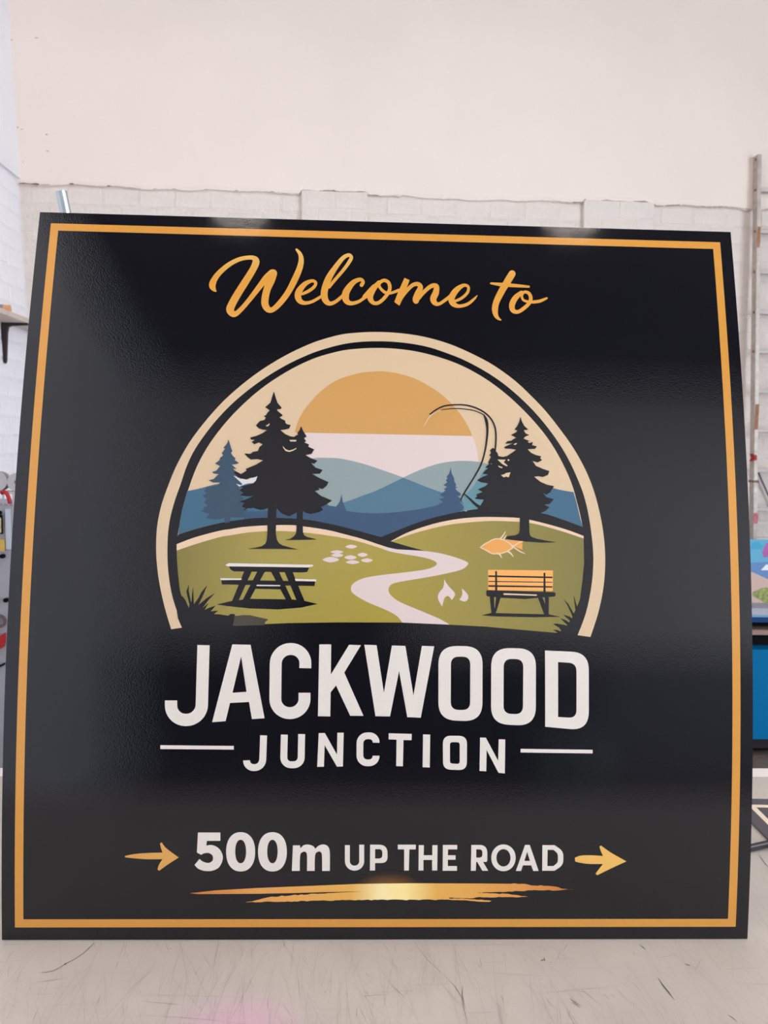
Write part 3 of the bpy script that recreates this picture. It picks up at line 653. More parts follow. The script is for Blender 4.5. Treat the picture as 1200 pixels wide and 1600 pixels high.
td = [(698, 90), (715, 145), (742, 195), (790, 240), (735, 247), (760, 285), (800, 302), (750, 325), (735, 345), (800, 372), (842, 388), (835, 422), (890, 435), (870, 465), (780, 468), (820, 510), (880, 538), (942, 552), (928, 575), (952, 597), (900, 624), (838, 605), (880, 665), (960, 700), (1037, 725), (1020, 770), (960, 795),
      (910, 785), (858, 792), (930, 850), (1010, 885), (1092, 902), (1060, 950), (1050, 970), (1000, 1002), (958, 975), (1000, 1030), (1087, 1055), (1040, 1110), (975, 1118), (1037, 1150), (1000, 1185), (940, 1215), (830, 1300), (800, 1290), (802, 1440), (812, 1480), (835, 1500), (900, 1520), (1000, 1540), (1122, 1560), (950, 1562), (760, 1550), (600, 1532),
      (520, 1520), (545, 1487), (640, 1477), (678, 1458), (690, 1430), (692, 1270), (500, 1220), (400, 1215), (240, 1215), (180, 1180), (215, 1150), (250, 1095), (270, 1060), (175, 1052), (165, 1040), (192, 1025), (180, 998), (255, 970), (200, 940), (290, 900), (322, 870), (300, 866), (230, 855), (192, 830), (260, 790), (322, 768), (255, 755), (290, 715),
      (322, 690), (288, 685), (300, 668), (332, 640), (318, 625), (355, 555), (335, 545), (352, 510), (342, 480), (372, 455), (392, 462), (398, 480), (430, 515), (440, 550), (490, 560), (540, 550), (600, 510), (650, 475), (600, 466), (520, 462), (508, 445), (560, 420), (610, 400), (520, 405), (545, 375), (590, 370), (625, 345), (650, 335), (588, 302), (650, 270),
      (662, 250), (628, 238), (660, 200), (685, 150)]
decal('pine_tree', M_black, [C(*K2, td)], layer=11, label='two overlapping black pines on the right bank')
for g in ([(428, 590), (525, 592), (502, 622), (552, 665), (530, 668), (480, 640)], [(435, 660), (490, 682), (480, 692), (445, 680)], [(470, 772), (510, 762), (530, 748), (582, 740), (560, 800), (530, 790), (502, 800)], [(548, 590), (560, 585), (570, 598), (560, 608), (547, 603)], [(780, 380), (815, 378), (832, 388), (800, 395)], [(615, 415), (640, 398), (660, 400), (640, 420)], [(350, 635), (360, 640), (356, 650)]):
    decal('gap', P_cream, [C(*K2, g)], layer=12)
# fishing rod
KR = (650, 620, 8)
decal('fishing_rod', M_black, CL(*KR, brush([(175, 222, 14), (250, 168, 17), (350, 122, 18), (480, 106, 17), (620, 110, 18), (740, 142, 18), (850, 198, 18), (930, 272, 18), (982, 370, 19), (998, 480, 20), (995, 600, 20), (985, 700, 20)], 4))
      + CL(*KR, brush([(310, 168, 7), (480, 152, 11), (620, 160, 11), (740, 182, 11), (840, 226, 11)], 4))
      + CL(*KR, brush([(848, 232, 14), (878, 300, 36), (892, 400, 28), (886, 520, 24), (862, 680, 20), (812, 850, 20), (720, 1020, 19), (600, 1212, 19), (560, 1292, 12)], 4))
      + CL(*KR, brush([(598, 1212, 10), (680, 1290, 24), (760, 1362, 34), (860, 1420, 50)], 4)), layer=13, label='black fishing rod and line print')
decal('fishing_line', P_cream, CL(*KR, brush([(100, 368, 6), (150, 280, 14), (180, 245, 16), (240, 205, 10), (310, 172, 6)], 4)), layer=13)
# fish
KF = (720, 740, 7.5)
body = smooth([(230, 870, 1), (270, 835), (320, 808), (370, 780), (430, 767), (500, 780), (560, 815), (612, 862, 1), (570, 900), (520, 925), (460, 940), (370, 942), (300, 905)], True, 4)
decal('fish', P_fish, [C(*KF, body)], layer=3, label='orange fish print'); decal('fish', P_fish, [C(*KF, [(520, 775), (722, 795), (720, 895), (640, 866), (612, 860), (570, 815)])], layer=3)
fl = []
for st in ([(230, 870, 13), (270, 835, 13), (320, 808, 13), (370, 780, 13), (430, 767, 13), (500, 780, 13), (560, 815, 13), (612, 862, 15), (570, 900, 13), (520, 925, 13), (460, 940, 13), (370, 942, 13), (300, 905, 13), (230, 870, 13)],
           [(600, 860, 16), (640, 840, 14), (680, 812, 14), (724, 800, 12)], [(612, 862, 16), (660, 895, 14), (700, 920, 14), (752, 942, 6)], [(462, 770, 20), (495, 730, 16), (522, 685, 10)], [(500, 776, 18), (520, 745, 14), (532, 722, 5)],
           [(425, 938, 18), (455, 950, 20), (478, 990, 8)], [(545, 915, 16), (580, 935, 20), (614, 976, 8)]): fl += CL(*KF, brush(st, 3))
decal('fish_outline', P_rim, fl, layer=4)
# stones
KS = (500, 760, 4.615)
for a, b, c, d in ((225, 437, 42, 14), (122, 475, 47, 12), (125, 499, 44, 14), (78, 531, 60, 20), (220, 515, 45, 16), (307, 496, 37, 15), (235, 549, 50, 14), (338, 536, 43, 15)):
    decal('stone', P_rim if b > 9999 else P_blush, [C(*KS, ell(a, b, c, d, 24, 1.5))], layer=3)
# flames
K6 = (480, 800, 4.286)
decal('flame', P_blush, [C(*K6, smooth([(918, 452, 1), (930, 475), (955, 508), (985, 540), (988, 562), (968, 592, 1), (945, 566), (920, 578), (904, 636, 1), (882, 600), (875, 570), (885, 540), (912, 505)], True, 4))], layer=3)
decal('flame', P_blush, [C(*K6, smooth([(1035, 515, 1), (1055, 532), (1077, 560), (1074, 590), (1050, 602), (1018, 590, 1), (1038, 556)], True, 4))], layer=3)
# picnic table
K5 = (230, 830, 4)
pb = [[(512, 222), (1012, 230), (1000, 257), (960, 260), (540, 253), (520, 240)], [(462, 306), (1050, 316), (1045, 345), (468, 335)], [(680, 345), (842, 345), (842, 366), (678, 362)],
      [(608, 250), (655, 250), (573, 432), (530, 440)], [(690, 252), (737, 252), (640, 430), (598, 430)], [(772, 252), (822, 252), (905, 432), (868, 432)], [(858, 254), (908, 256), (985, 442), (935, 437)],
      [(700, 250), (860, 250), (800, 262), (765, 247), (725, 262)], [(435, 460), (530, 438), (640, 425), (900, 428), (985, 438), (1065, 457), (960, 480), (820, 491), (640, 485), (500, 470)]]
decal('picnic_table', M_black, [C(*K5, l) for l in pb], layer=4, label='black picnic table print')
decal('picnic_table_highlight', P_white, [C(*K5, [(488, 214), (510, 202), (1033, 212), (1040, 220), (1012, 228), (505, 222)]), C(*K5, [(457, 296), (592, 298), (588, 306), (460, 308)]), C(*K5, [(922, 300), (1057, 304), (1056, 316), (928, 313)]), C(*K5, [(685, 337), (830, 339), (832, 346), (683, 345)])], layer=5)
# bench
K7 = (660, 820, 4)
decal('bench_back', P_benc, [C(*K7, [(410, 283), (816, 288), (814, 416), (410, 411)])], layer=3, label='orange bench back print')
bb = [[(412, 318), (812, 326), (812, 336), (412, 328)], [(412, 353), (812, 359), (812, 364), (412, 359)], [(412, 379), (812, 386), (812, 395), (412, 390)], [(455, 292), (466, 292), (468, 420), (454, 420)], [(757, 302), (768, 302), (770, 425), (756, 425)],
      rounded([(398, 410, 12), (832, 424, 12), (832, 450, 14), (760, 456), (640, 466), (490, 458), (400, 448, 12)]), [(421, 450), (447, 450), (450, 520), (462, 560), (431, 560)], [(461, 455), (489, 455), (462, 545), (450, 545)], [(722, 458), (752, 458), (790, 565), (762, 565)], [(765, 455), (790, 455), (789, 565), (768, 540)],
      [(370, 568), (430, 553), (790, 562), (862, 577), (700, 580), (450, 575)]]
decal('bench', M_black, [C(*K7, l) for l in bb], layer=4, label='black bench frame print')
decal('bench_highlight', P_rim, [C(*K7, [(506, 430), (716, 438), (714, 446), (508, 440)])], layer=5)
# grasses and rock
KG = (270, 900, 7.5)
decal('rock', P_rock, [C(*KG, [(690, 470), (760, 470), (820, 462), (900, 463), (1000, 485), (1122, 512), (1085, 540), (1072, 580), (640, 590), (640, 480)])], layer=2)
gg = [(40, 150), (80, 215), (120, 250), (150, 290), (188, 380), (196, 335), (176, 260), (160, 185), (190, 105), (186, 180), (205, 270), (217, 320), (225, 230), (238, 130), (243, 250), (248, 335), (300, 262), (332, 200), (405, 108), (360, 220), (300, 345), (400, 262), (497, 203), (420, 285), (345, 382), (420, 320), (372, 402), (430, 375), (502, 352), (445, 418),
      (532, 412), (482, 450), (560, 455), (650, 470), (680, 447), (730, 452), (722, 480), (705, 580), (700, 640), (120, 640), (60, 500), (30, 300)]
decal('grass_tuft', M_black, [C(*KG, gg)], layer=3, label='black grass tuft at the left end of the meadow')
KH = (840, 900, 10)
gh = [(720, 300), (650, 480), (622, 520), (600, 430), (560, 300), (575, 420), (602, 640), (545, 560), (480, 440), (400, 365), (460, 450), (520, 580), (562, 690), (500, 640), (400, 610), (500, 700), (540, 770), (450, 700), (355, 665), (430, 740), (492, 790), (400, 765), (300, 750), (240, 755), (335, 812), (385, 880), (310, 850), (240, 845), (300, 882), (325, 920), (600, 940), (700, 600), (740, 400)]
decal('grass_tuft', M_black, [C(*KH, gh)], layer=3, label='black grass tuft at the right end of the meadow')

# lettering -----------------------------------------------------------
K = (240, 990, 10/3); K_ = (580, 990, 10/3)
def letter(name, loops, holes=(), k=K, mate=P_white): decal(name, mate, [C(*k, l) for l in loops], [C(*k, l) for l in holes], layer=1)
letter('letter_j', [thick([(260, 62), (249, 451, 95), (91, 452, 75), (91, 350)], 64, seg=9)])
letter('letter_a', [[(410, 58), (505, 60), (578, 443), (512, 447), (497, 358), (398, 363), (375, 458), (305, 463)]], [[(456, 120), (484, 305), (411, 310)]])
letter('letter_c', [thick([(790, 182), (792, 82, 80), (637, 82, 90), (633, 416, 90), (786, 416, 80), (786, 310)], 62, seg=9)])
letter('letter_k', [[(863, 58), (925, 58), (923, 215), (1018, 60), (1080, 62), (993, 205), (1093, 430), (1024, 430), (950, 272), (922, 308), (920, 433), (856, 432)]])
letter('letter_w', [[(-36, 60), (28, 62), (66, 310), (108, 64), (178, 66), (220, 325), (264, 66), (328, 68), (258, 440), (188, 437), (145, 197), (98, 433), (22, 432)]], k=K_)
letter('letter_o', [rounded([(350, 66, 95), (580, 68, 95), (579, 460, 95), (350, 452, 95)], 10)], [rounded([(415, 122, 42), (516, 122, 42), (515, 401, 42), (414, 398, 42)], 8)], k=K_)
letter('letter_o', [rounded([(625, 76, 95), (858, 80, 95), (857, 484, 95), (624, 472, 95)], 10)], [rounded([(690, 133, 42), (792, 135, 42), (790, 423, 42), (689, 418, 42)], 8)], k=K_)
letter('letter_d', [rounded([(905, 90), (1133, 100, 95), (1133, 508, 90), (906, 487)], 10)], [rounded([(973, 150), (1069, 156, 45), (1069, 442, 40), (973, 436)], 8)], k=K_)
letter('letter_j', [thick([(573, 532), (567, 699, 42), (485, 700, 36), (484, 662)], 36)])
letter('letter_u', [thick([(681, 528), (677, 686, 38), (768, 684, 38), (771, 525)], 36)])
letter('letter_n', [[(860, 520), (892, 520), (955, 632), (957, 518), (990, 518), (986, 694), (955, 695), (891, 583), (887, 695), (852, 696)]])
letter('letter_c', [thick([(1159, 570), (1160, 534, 38), (1075, 534, 38), (1074, 675, 38), (1159, 675, 38), (1159, 638)], 35)])
letter('letter_t', [[(91, 521), (211, 524), (210, 557), (168, 556), (165, 693), (130, 692), (132, 554), (91, 553)]], k=K_)
letter('letter_i', [[(270, 527), (307, 528), (305, 699), (268, 698)]], k=K_)
letter('letter_o', [rounded([(373, 533, 42), (499, 535, 42), (498, 714, 42), (374, 709, 42)])], [rounded([(410, 567, 14), (461, 568, 14), (461, 681, 14), (410, 678, 14)])], k=K_)
letter('letter_n', [[(567, 543), (597, 544), (661, 664), (664, 552), (698, 553), (696, 730), (663, 727), (601, 608), (599, 719), (564, 717)]], k=K_)
letter('dash', [[(35, 583), (418, 587), (418, 606), (35, 603)]]); letter('dash', [[(778, 602), (1153, 607), (1153, 626), (778, 621)]], k=K_)
K3 = (180, 1280, 3); K4 = (560, 1280, 1200/440)
letter('digit_five', [smooth([(388, 64, 1), (493, 64, 1), (493, 103, 1), (430, 103, 1), (427, 125, 1), (455, 123), (485, 138), (503, 168), (502, 198), (485, 228), (455, 243), (420, 244), (390, 234), (372, 216, 1), (395, 188, 1), (415, 202), (440, 206), (457, 194), (456, 172), (438, 160), (415, 162), (404, 169, 1), (383, 158, 1)], True, 5)], k=K3)
letter('digit_zero', [ell(588, 154.5, 68, 92, 48, 2.25)], [ell(588, 153, 25.5, 55, 36, 2.2)], k=K3)
letter('digit_zero', [ell(737, 154.5, 67.5, 92, 48, 2.25)], [ell(737, 153, 24.5, 55, 36, 2.2)], k=K3)
letter('letter_m', [smooth([(828, 244, 1), (833, 124, 1), (866, 124, 1), (868, 138, 1), (885, 123), (908, 121), (928, 128), (938, 140, 1), (955, 125), (978, 120), (998, 130), (1006, 160), (1006, 244, 1), (970, 244, 1), (969, 172), (962, 155), (948, 155), (937, 172), (935, 244, 1), (899, 244, 1), (899, 172), (892, 155), (878, 156), (867, 172), (865, 244, 1)], True, 5)], k=K3)
wS = 21
letter('letter_u', [thick([(-47, 112), (-47, 210, 55), (14, 210, 55), (14, 110)], wS, seg=8)], k=K4)
letter('letter_p', [rounded([(50, 110), (124, 110, 38), (124, 188, 38), (71, 188), (71, 220), (49, 220)], 8)], [rounded([(71, 129), (102, 129, 20), (102, 169, 20), (71, 169)])], k=K4)
letter('letter_t', [[(168, 110), (245, 110), (244, 130), (217, 130), (215, 220), (195, 220), (195, 130), (168, 130)]], k=K4)
letter('letter_h', [[(257, 112), (279, 112), (278, 155), (315, 155), (315, 112), (337, 112), (336, 220), (314, 220), (314, 175), (277, 175), (277, 220), (256, 220)]], k=K4)
letter('letter_e', [[(360, 111), (421, 111), (421, 130), (382, 130), (381, 155), (414, 155), (414, 174), (381, 174), (381, 201), (420, 201), (420, 221), (359, 221)]], k=K4)
letter('letter_r', [rounded([(481, 111), (549, 111, 36), (549, 184, 36), (531, 183), (553, 221), (528, 221), (506, 183), (502, 183), (500, 221), (479, 221)], 8)], [rounded([(502, 130), (528, 130, 18), (528, 165, 18), (502, 165)])], k=K4)
letter('letter_o', [ell(618, 166, 52, 57, 44, 2.05)], [ell(618, 166, 30, 37, 36, 2.05)], k=K4)
letter('letter_a', [[(710, 111), (730, 111), (768, 222), (745, 222), (736, 198), (701, 198), (693, 222), (671, 222)]], [[(719, 140), (731, 179), (707, 179)]], k=K4)
letter('letter_d', [rounded([(784, 112), (836, 112, 10), (873, 138, 40), (873, 196, 40), (836, 221, 10), (783, 221)], 8)], [rounded([(806, 132), (831, 132, 8), (850, 148, 24), (850, 186, 24), (831, 201, 8), (805, 201)])], k=K4)
decal('arrow', P_arrow, [C(*K3, smooth([(45, 174, 1), (90, 165), (150, 160), (222, 158, 1), (214, 135), (210, 115, 1), (218, 110, 1), (240, 138), (298, 181, 1), (245, 215), (207, 243, 1), (198, 238, 1), (205, 215), (222, 189, 1), (150, 189), (90, 185), (47, 180, 1)], True, 4))], layer=1, label='gold arrow left of the distance')
decal('arrow', P_arrow, [C(*K4, smooth([(922, 166, 1), (945, 157), (985, 155), (1042, 158, 1), (1032, 135), (1027, 118, 1), (1034, 114, 1), (1075, 143), (1142, 181, 1), (1075, 212), (1018, 240, 1), (1010, 234, 1), (1024, 215), (1042, 192, 1), (985, 192), (950, 188), (924, 182, 1)], True, 4))], layer=1, label='gold arrow right of the wording')
# gold brush stroke with its soft gleam
rb = random.Random(4)
def rag(pts, a):
    out = []
    for (x0, y0), (x1, y1) in zip(pts, pts[1:]):
        n = max(1, int(abs(x1-x0)/5))
        for i in range(n): out.append((x0+(x1-x0)*i/n, y0+(y1-y0)*i/n+rb.uniform(-a, a)))
    out.append(pts[-1]); return out
st = [(296.7, 1396), (338, 1391.5), (400, 1388), (480, 1384.8), (560, 1381.5), (640, 1380.5), (740, 1380.8), (800, 1381.3)]+rag([(800, 1381.3), (830, 1383), (855, 1385), (894, 1390)], 1.2)+rag([(894, 1390), (868, 1391.5), (835, 1391.5), (745, 1395.5)], .7)+rag([(745, 1395.5), (790, 1397), (830, 1402), (790, 1402.5), (750, 1402)], .7)[1:]+rag([(750, 1402), (735, 1404), (702, 1403)], .5)[1:]+rag([(700, 1406.3), (640, 1406.5), (560, 1406.5), (480, 1408.3), (430, 1409.3), (383, 1410)], .7)+rag([(395, 1408), (420, 1402), (450, 1399.5), (512, 1396)], .7)+[(570, 1393.2), (512, 1394.3), (460, 1395.8), (400, 1397), (310, 1397.5)]
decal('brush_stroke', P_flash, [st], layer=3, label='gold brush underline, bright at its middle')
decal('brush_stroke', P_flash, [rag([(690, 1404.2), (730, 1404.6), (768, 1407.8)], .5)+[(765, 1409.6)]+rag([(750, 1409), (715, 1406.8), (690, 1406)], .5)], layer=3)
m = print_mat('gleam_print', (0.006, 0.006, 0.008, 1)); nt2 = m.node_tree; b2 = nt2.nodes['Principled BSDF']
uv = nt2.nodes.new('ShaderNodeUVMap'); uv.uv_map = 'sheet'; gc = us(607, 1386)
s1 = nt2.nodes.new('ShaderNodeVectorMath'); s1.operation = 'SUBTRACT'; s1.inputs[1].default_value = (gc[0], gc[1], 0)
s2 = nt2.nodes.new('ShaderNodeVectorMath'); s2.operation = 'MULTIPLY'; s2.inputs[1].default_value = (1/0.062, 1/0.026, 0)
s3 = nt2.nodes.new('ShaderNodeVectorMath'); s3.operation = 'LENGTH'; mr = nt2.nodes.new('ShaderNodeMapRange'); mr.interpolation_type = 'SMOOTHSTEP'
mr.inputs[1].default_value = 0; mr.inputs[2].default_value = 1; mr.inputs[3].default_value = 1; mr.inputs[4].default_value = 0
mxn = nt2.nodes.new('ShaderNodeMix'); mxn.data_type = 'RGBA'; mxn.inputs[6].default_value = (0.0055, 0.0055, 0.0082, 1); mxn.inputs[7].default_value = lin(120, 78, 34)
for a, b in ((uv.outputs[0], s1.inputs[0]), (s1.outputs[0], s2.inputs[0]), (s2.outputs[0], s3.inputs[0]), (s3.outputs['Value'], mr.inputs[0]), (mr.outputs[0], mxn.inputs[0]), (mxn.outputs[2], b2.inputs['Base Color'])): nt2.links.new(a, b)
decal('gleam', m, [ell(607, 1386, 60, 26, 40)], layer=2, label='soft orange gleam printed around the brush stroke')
# "Welcome to"
KW = (320, 380, 7.5); KE = (450, 385, 7.5); KO = (570, 410, 7.5); KM = (580, 370, 4); KT = (740, 410, 8.571)
decal('letter_w', P_script, CL(*KW, brush([(138, 570, 6), (112, 552, 40), (88, 500, 78), (112, 430, 70), (170, 352, 62), (280, 258, 55), (400, 195, 50), (500, 174, 48), (572, 178, 55), (600, 220, 82), (566, 310, 80), (480, 450, 85), (385, 600, 88), (318, 720, 90), (298, 790, 92), (345, 838, 66), (420, 785, 55), (520, 670, 55), (640, 515, 66), (720, 415, 78), (790, 352, 84)], 6))
      + CL(*KW, brush([(800, 358, 96), (772, 440, 98), (732, 540, 85), (708, 640, 84), (706, 720, 84), (740, 778, 72), (790, 785, 60), (870, 718, 66), (970, 590, 70), (1055, 430, 75), (1110, 300, 70), (1130, 200, 60), (1115, 130, 45), (1075, 78, 26)], 6)), layer=1)
decal('letter_e', P_script, CL(*KE, brush([(168, 562, 32), (240, 528, 38), (305, 480, 38), (325, 432, 36), (285, 408, 38), (205, 440, 55), (135, 520, 74), (116, 590, 76), (145, 648, 62), (205, 668, 42), (290, 648, 36), (390, 590, 34)], 5)), layer=1)
decal('letter_l', P_script, CL(*KE, brush([(480, 480, 40), (560, 385, 38), (650, 280, 40), (715, 190, 42), (742, 135, 42), (712, 106, 42), (645, 140, 50), (560, 245, 60), (480, 370, 75), (432, 500, 80), (425, 590, 80), (450, 650, 68), (495, 675, 48), (560, 650, 40), (640, 585, 40)], 5)), layer=1)
decal('letter_c', P_script, CL(*KE, brush([(862, 458, 44), (880, 420, 40), (845, 392, 44), (765, 428, 60), (692, 520, 80), (672, 590, 84), (690, 648, 68), (740, 672, 48), (820, 655, 38), (880, 618, 36), (940, 575, 38)], 5)), layer=2)
decal('letter_o', P_script, CL(*KO, brush([(-10, 405, 36), (60, 340, 55), (110, 290, 60)], 3))+CL(*KO, brush([(165, 240, 48), (95, 325, 68), (62, 410, 70), (95, 475, 48), (160, 478, 42), (235, 415, 42), (290, 325, 42), (280, 245, 42), (225, 215, 40), (170, 250, 40), (178, 300, 32), (235, 355, 36), (300, 365, 32), (400, 330, 36)], 5)), layer=3)
decal('letter_m', P_script, CL(*KO, [[(465, 185), (525, 212), (440, 440), (405, 512), (345, 468), (400, 330)]]), layer=1)
decal('letter_m_arch', P_script, CL(*KO, brush([(415, 440, 40), (470, 360, 45), (555, 275, 45), (620, 258, 50), (652, 295, 60), (622, 370, 74), (598, 430, 74), (600, 455, 70)], 5)), layer=2)
decal('letter_m_arch', P_script, CL(*KO, brush([(620, 440, 40), (700, 345, 45), (780, 282, 50), (838, 285, 58), (832, 360, 74), (802, 430, 74), (822, 480, 58), (870, 492, 38), (950, 440, 38), (1010, 395, 42)], 5)), layer=3)
decal('letter_e', P_script, CL(*KM, brush([(522, 405, 16), (565, 386, 18), (602, 350, 18), (606, 315, 18), (576, 306, 22), (530, 338, 36), (502, 385, 40), (512, 420, 34), (548, 436, 22), (600, 424, 20), (640, 394, 15), (662, 370, 6)], 5)), layer=2)
decal('letter_t', P_script, CL(*KT, brush([(515, 158, 95), (450, 265, 95), (370, 400, 90), (303, 540, 84), (286, 640, 80), (300, 715, 60), (330, 755, 40), (362, 776, 20)], 5))+CL(*KT, brush([(232, 285, 26), (350, 300, 46), (450, 308, 50), (550, 315, 46), (738, 330, 30)], 4)), layer=1)
decal('letter_o', P_script, CL(*KT, brush([(640, 410, 55), (560, 480, 75), (515, 570, 78), (525, 645, 66), (590, 668, 50), (670, 622, 50), (745, 550, 50), (765, 480, 50), (738, 418, 44), (680, 402, 40), (648, 440, 34), (655, 495, 32), (700, 525, 34), (790, 535, 42), (880, 525, 42), (940, 502, 36), (980, 484, 26)], 5)), layer=2)

# ---------------------------------------------------------------- things around
M_galv = mat('galvanised_steel', lin(176, 186, 190), 0.28, 0.9)
ptop = on_y(95.5, 299, 1.418); pbase = on_z(300, 1262, TZ+0.004)
pole = tag(obj('metal_pole', ring(bmesh.new(), (0, 0, 0), ptop-pbase, 0.0095, 0.0075), M_galv, None, pbase, smooth=False), 'thin galvanised steel tube leaning behind the top left corner of the big sign', 'pole')

# ladder against the back wall
M_alu = mat('weathered_aluminium', lin(196, 186, 178), 0.5, 0.35, vary=0.25, vscale=30, bump=0.1)
M_alul = mat('bright_aluminium', lin(204, 198, 196), 0.6, 0.0, spec=0.3)
M_red = mat('red_plastic', lin(168, 36, 42), 0.5, spec=0.3); M_rust = mat('rusty_patch', lin(168, 120, 92), 0.8, vary=0.3, vscale=40)
LT = on_y(1177, 246, YB-0.015); LB = on_y(1170.5, 800, YB-0.06)
LB2 = LT+(LB-LT)*((LT.z-0.0)/(LT.z-LB.z))
lad = empty('ladder', (LB2.x, LB2.y, 0), 'old aluminium ladder standing against the white brick wall at the right', 'ladder')
def ladp(t, dx, dy=0): v = LT*(1-t)+LB2*t; return v+Vector((dx, dy, 0))-lad.location
def beam(bm, p, q, w_, d_):
    vs = [bm.verts.new(c+Vector((a, b, 0))) for c in (p, q) for a, b in ((0, 0), (w_, 0), (w_, d_), (0, d_))]
    for f in ((0, 1, 2, 3), (7, 6, 5, 4), (0, 4, 5, 1), (1, 5, 6, 2), (2, 6, 7, 3), (3, 7, 4, 0)): bm.faces.new([vs[i] for i in f])
    bmesh.ops.recalc_face_normals(bm, faces=bm.faces[:]); return bm
WL = 0.42
for side in (0, 1):
    x0 = side*(WL)
    bm = beam(bmesh.new(), ladp(0, x0), ladp(1, x0), 0.005, -0.052); beam(bm, ladp(0, x0+0.005*(1-2*side)), ladp(1, x0+0.005*(1-2*side)), 0.017*(1-2*side), -0.005)
    beam(bm, ladp(0, x0+0.005*(1-2*side), -0.047), ladp(1, x0+0.005*(1-2*side), -0.047), 0.017*(1-2*side), -0.005)
    obj('stile', bm, M_alu, lad)
for i, py in enumerate((298, 361, 423, 485, 546, 608, 670, 733, 795, 857, 919, 981, 1043)):
    t = (py-246)/(800-246)*(LT-LB).length/(LT-LB2).length
    if t > 0.985: break
    p = ladp(t, 0.006, -0.026); obj('rung', bx(bmesh.new(), p.x, p.x+WL-0.006, p.y-0.014, p.y+0.014, p.z-0.011, p.z+0.011, bev=0.003), M_alul, lad)
for py, r in ((252, 0), (298, 1), (361, 1), (423, 1), (485, 1), (546, 1)):
    t = (py-246)/(800-246)*(LT-LB).length/(LT-LB2).length; p = ladp(t, -0.001, -0.03)
    obj('rivet', tube(bmesh.new(), p, p-Vector((0.004, 0, 0)), 0.008, 8), M_rust, lad)
t = 0.13; p = ladp(0.135, 0.0, -0.0525); obj('rust_patch', box(p.x+0.001, p.x+0.020, p.y-0.001, p.y, p.z-0.10, p.z+0.05), M_rust, lad)
t1_ = (650-246)/(554)*(LT-LB).length/(LT-LB2).length; p = ladp(t1_, 0, -0.0525); obj('rust_patch', box(p.x+0.001, p.x+0.022, p.y-0.001, p.y, p.z-0.09, p.z+0.08), M_rust, lad)
p = ladp((713-246)/554*(LT-LB).length/(LT-LB2).length, 0, -0.052)
obj('clip', prism(bmesh.new(), [(p.x-0.02, p.z-0.02), (p.x+0.006, p.z-0.012), (p.x+0.006, p.z+0.016), (p.x-0.02, p.z+0.024), (p.x-0.008, p.z)], p.y-0.02, p.y+0.02, 'y'), M_red, lad, label='small red clip')
p = ladp((750-246)/554*(LT-LB).length/(LT-LB2).length, 0, -0.052); obj('tape_band', box(p.x-0.004, p.x+0.03, p.y-0.003, p.y+0.056, p.z-0.008, p.z+0.006), mat('brown_tape', lin(128, 92, 74), 0.6), lad)
p = ladp((808-246)/554*(LT-LB).length/(LT-LB2).length, 0, -0.0535)
obj('sticker', box(p.x-0.001, p.x+0.026, p.y-0.002, p.y, p.z-0.035, p.z+0.03), mat('red_white_sticker', lin(205, 110, 116), 0.5, vary=0.5, vscale=60), lad, label='faded red and white sticker')
# diagonal cable on the wall
pc = [on_y(1184, 736, YB-0.02), on_y(1190, 750, YB-0.02), on_y(1198, 768, YB-0.02), on_y(1212, 800, YB-0.02), on_y(1240, 850, YB-0.02)]
tag(obj('wall_cable', sweep(bmesh.new(), [p-pc[0] for p in pc], 0.006), mat('grey_cable', lin(120, 112, 124), 0.6), None, pc[0], smooth=True), 'thin grey cable slanting down the brick wall behind the ladder', 'cable')

# blue cabinet with a printed board on it
YC = 4.04
ct = on_y(1173, 950, YC); cz = ct.z
M_blue = mat('blue_enamel', lin(0, 110, 164), 0.6, spec=0.1); M_dblue = mat('dark_blue_enamel', lin(0, 58, 112), 0.5, spec=0.2); M_blk = mat('black_recess', lin(12, 12, 16), 0.7, spec=0.1)
M_lblue = mat('pale_blue_trim', lin(106, 164, 196), 0.5); M_pg = mat('pale_grey_top', lin(168, 168, 184), 0.5); M_tan = mat('tan_board', lin(150, 124, 112), 0.6); M_dg = mat('dark_grey_base', lin(44, 40, 46), 0.8, spec=0.1)
cab = empty('blue_cabinet', (1.62, YC, 0), 'bright blue workshop cabinet with a dark recess, standing behind the table at the right', 'cabinet')
def zc_(py): return on_y(1185, py, YC).z
CX0, CX1 = 0.0, 1.5
def cbox(name, ya, yb, m, dy=0.0, back=0.30, label=None): return obj(name, box(CX0, CX1, dy, back, zc_(yb), zc_(ya), bev=0.0), m, cab, label=label)
cbox('top', 950, 960.5, M_pg, -0.01); cbox('trim_strip', 960.7, 964, M_lblue, -0.006, 0.3, label='pale blue strip'); cbox('upper_rail', 964, 972.5, M_dblue, 0, 0.29)
cbox('recess_back', 972.5, 1015, M_blk, 0.10, 0.29); cbox('shelf', 985, 992.5, M_tan, 0.006, 0.099, label='tan shelf board')
for k in range(3): obj('door', box(CX0+0.002+k*0.5, CX0+0.498+k*0.5, 0.0, 0.29, zc_(1155), zc_(1015)), M_blue, cab, label='bright blue door')
for k in range(3): obj('door_handle', tube(bmesh.new(), (CX0+0.42+k*0.5, -0.02, zc_(1050)), (CX0+0.42+k*0.5, -0.02, zc_(1085)), 0.006), M_steel, cab)
cbox('plinth', 1156, 1170, M_dg, 0.01, 0.29)
for xx in (CX0+0.02, CX1-0.08):
    obj('foot', box(xx, xx+0.06, 0.05, 0.27, 0.0, zc_(1170)), M_blk, cab)
obj('base_shadow_board', box(CX0, CX1, 0.06, 0.08, 0.02, zc_(1170)), M_blk, cab)
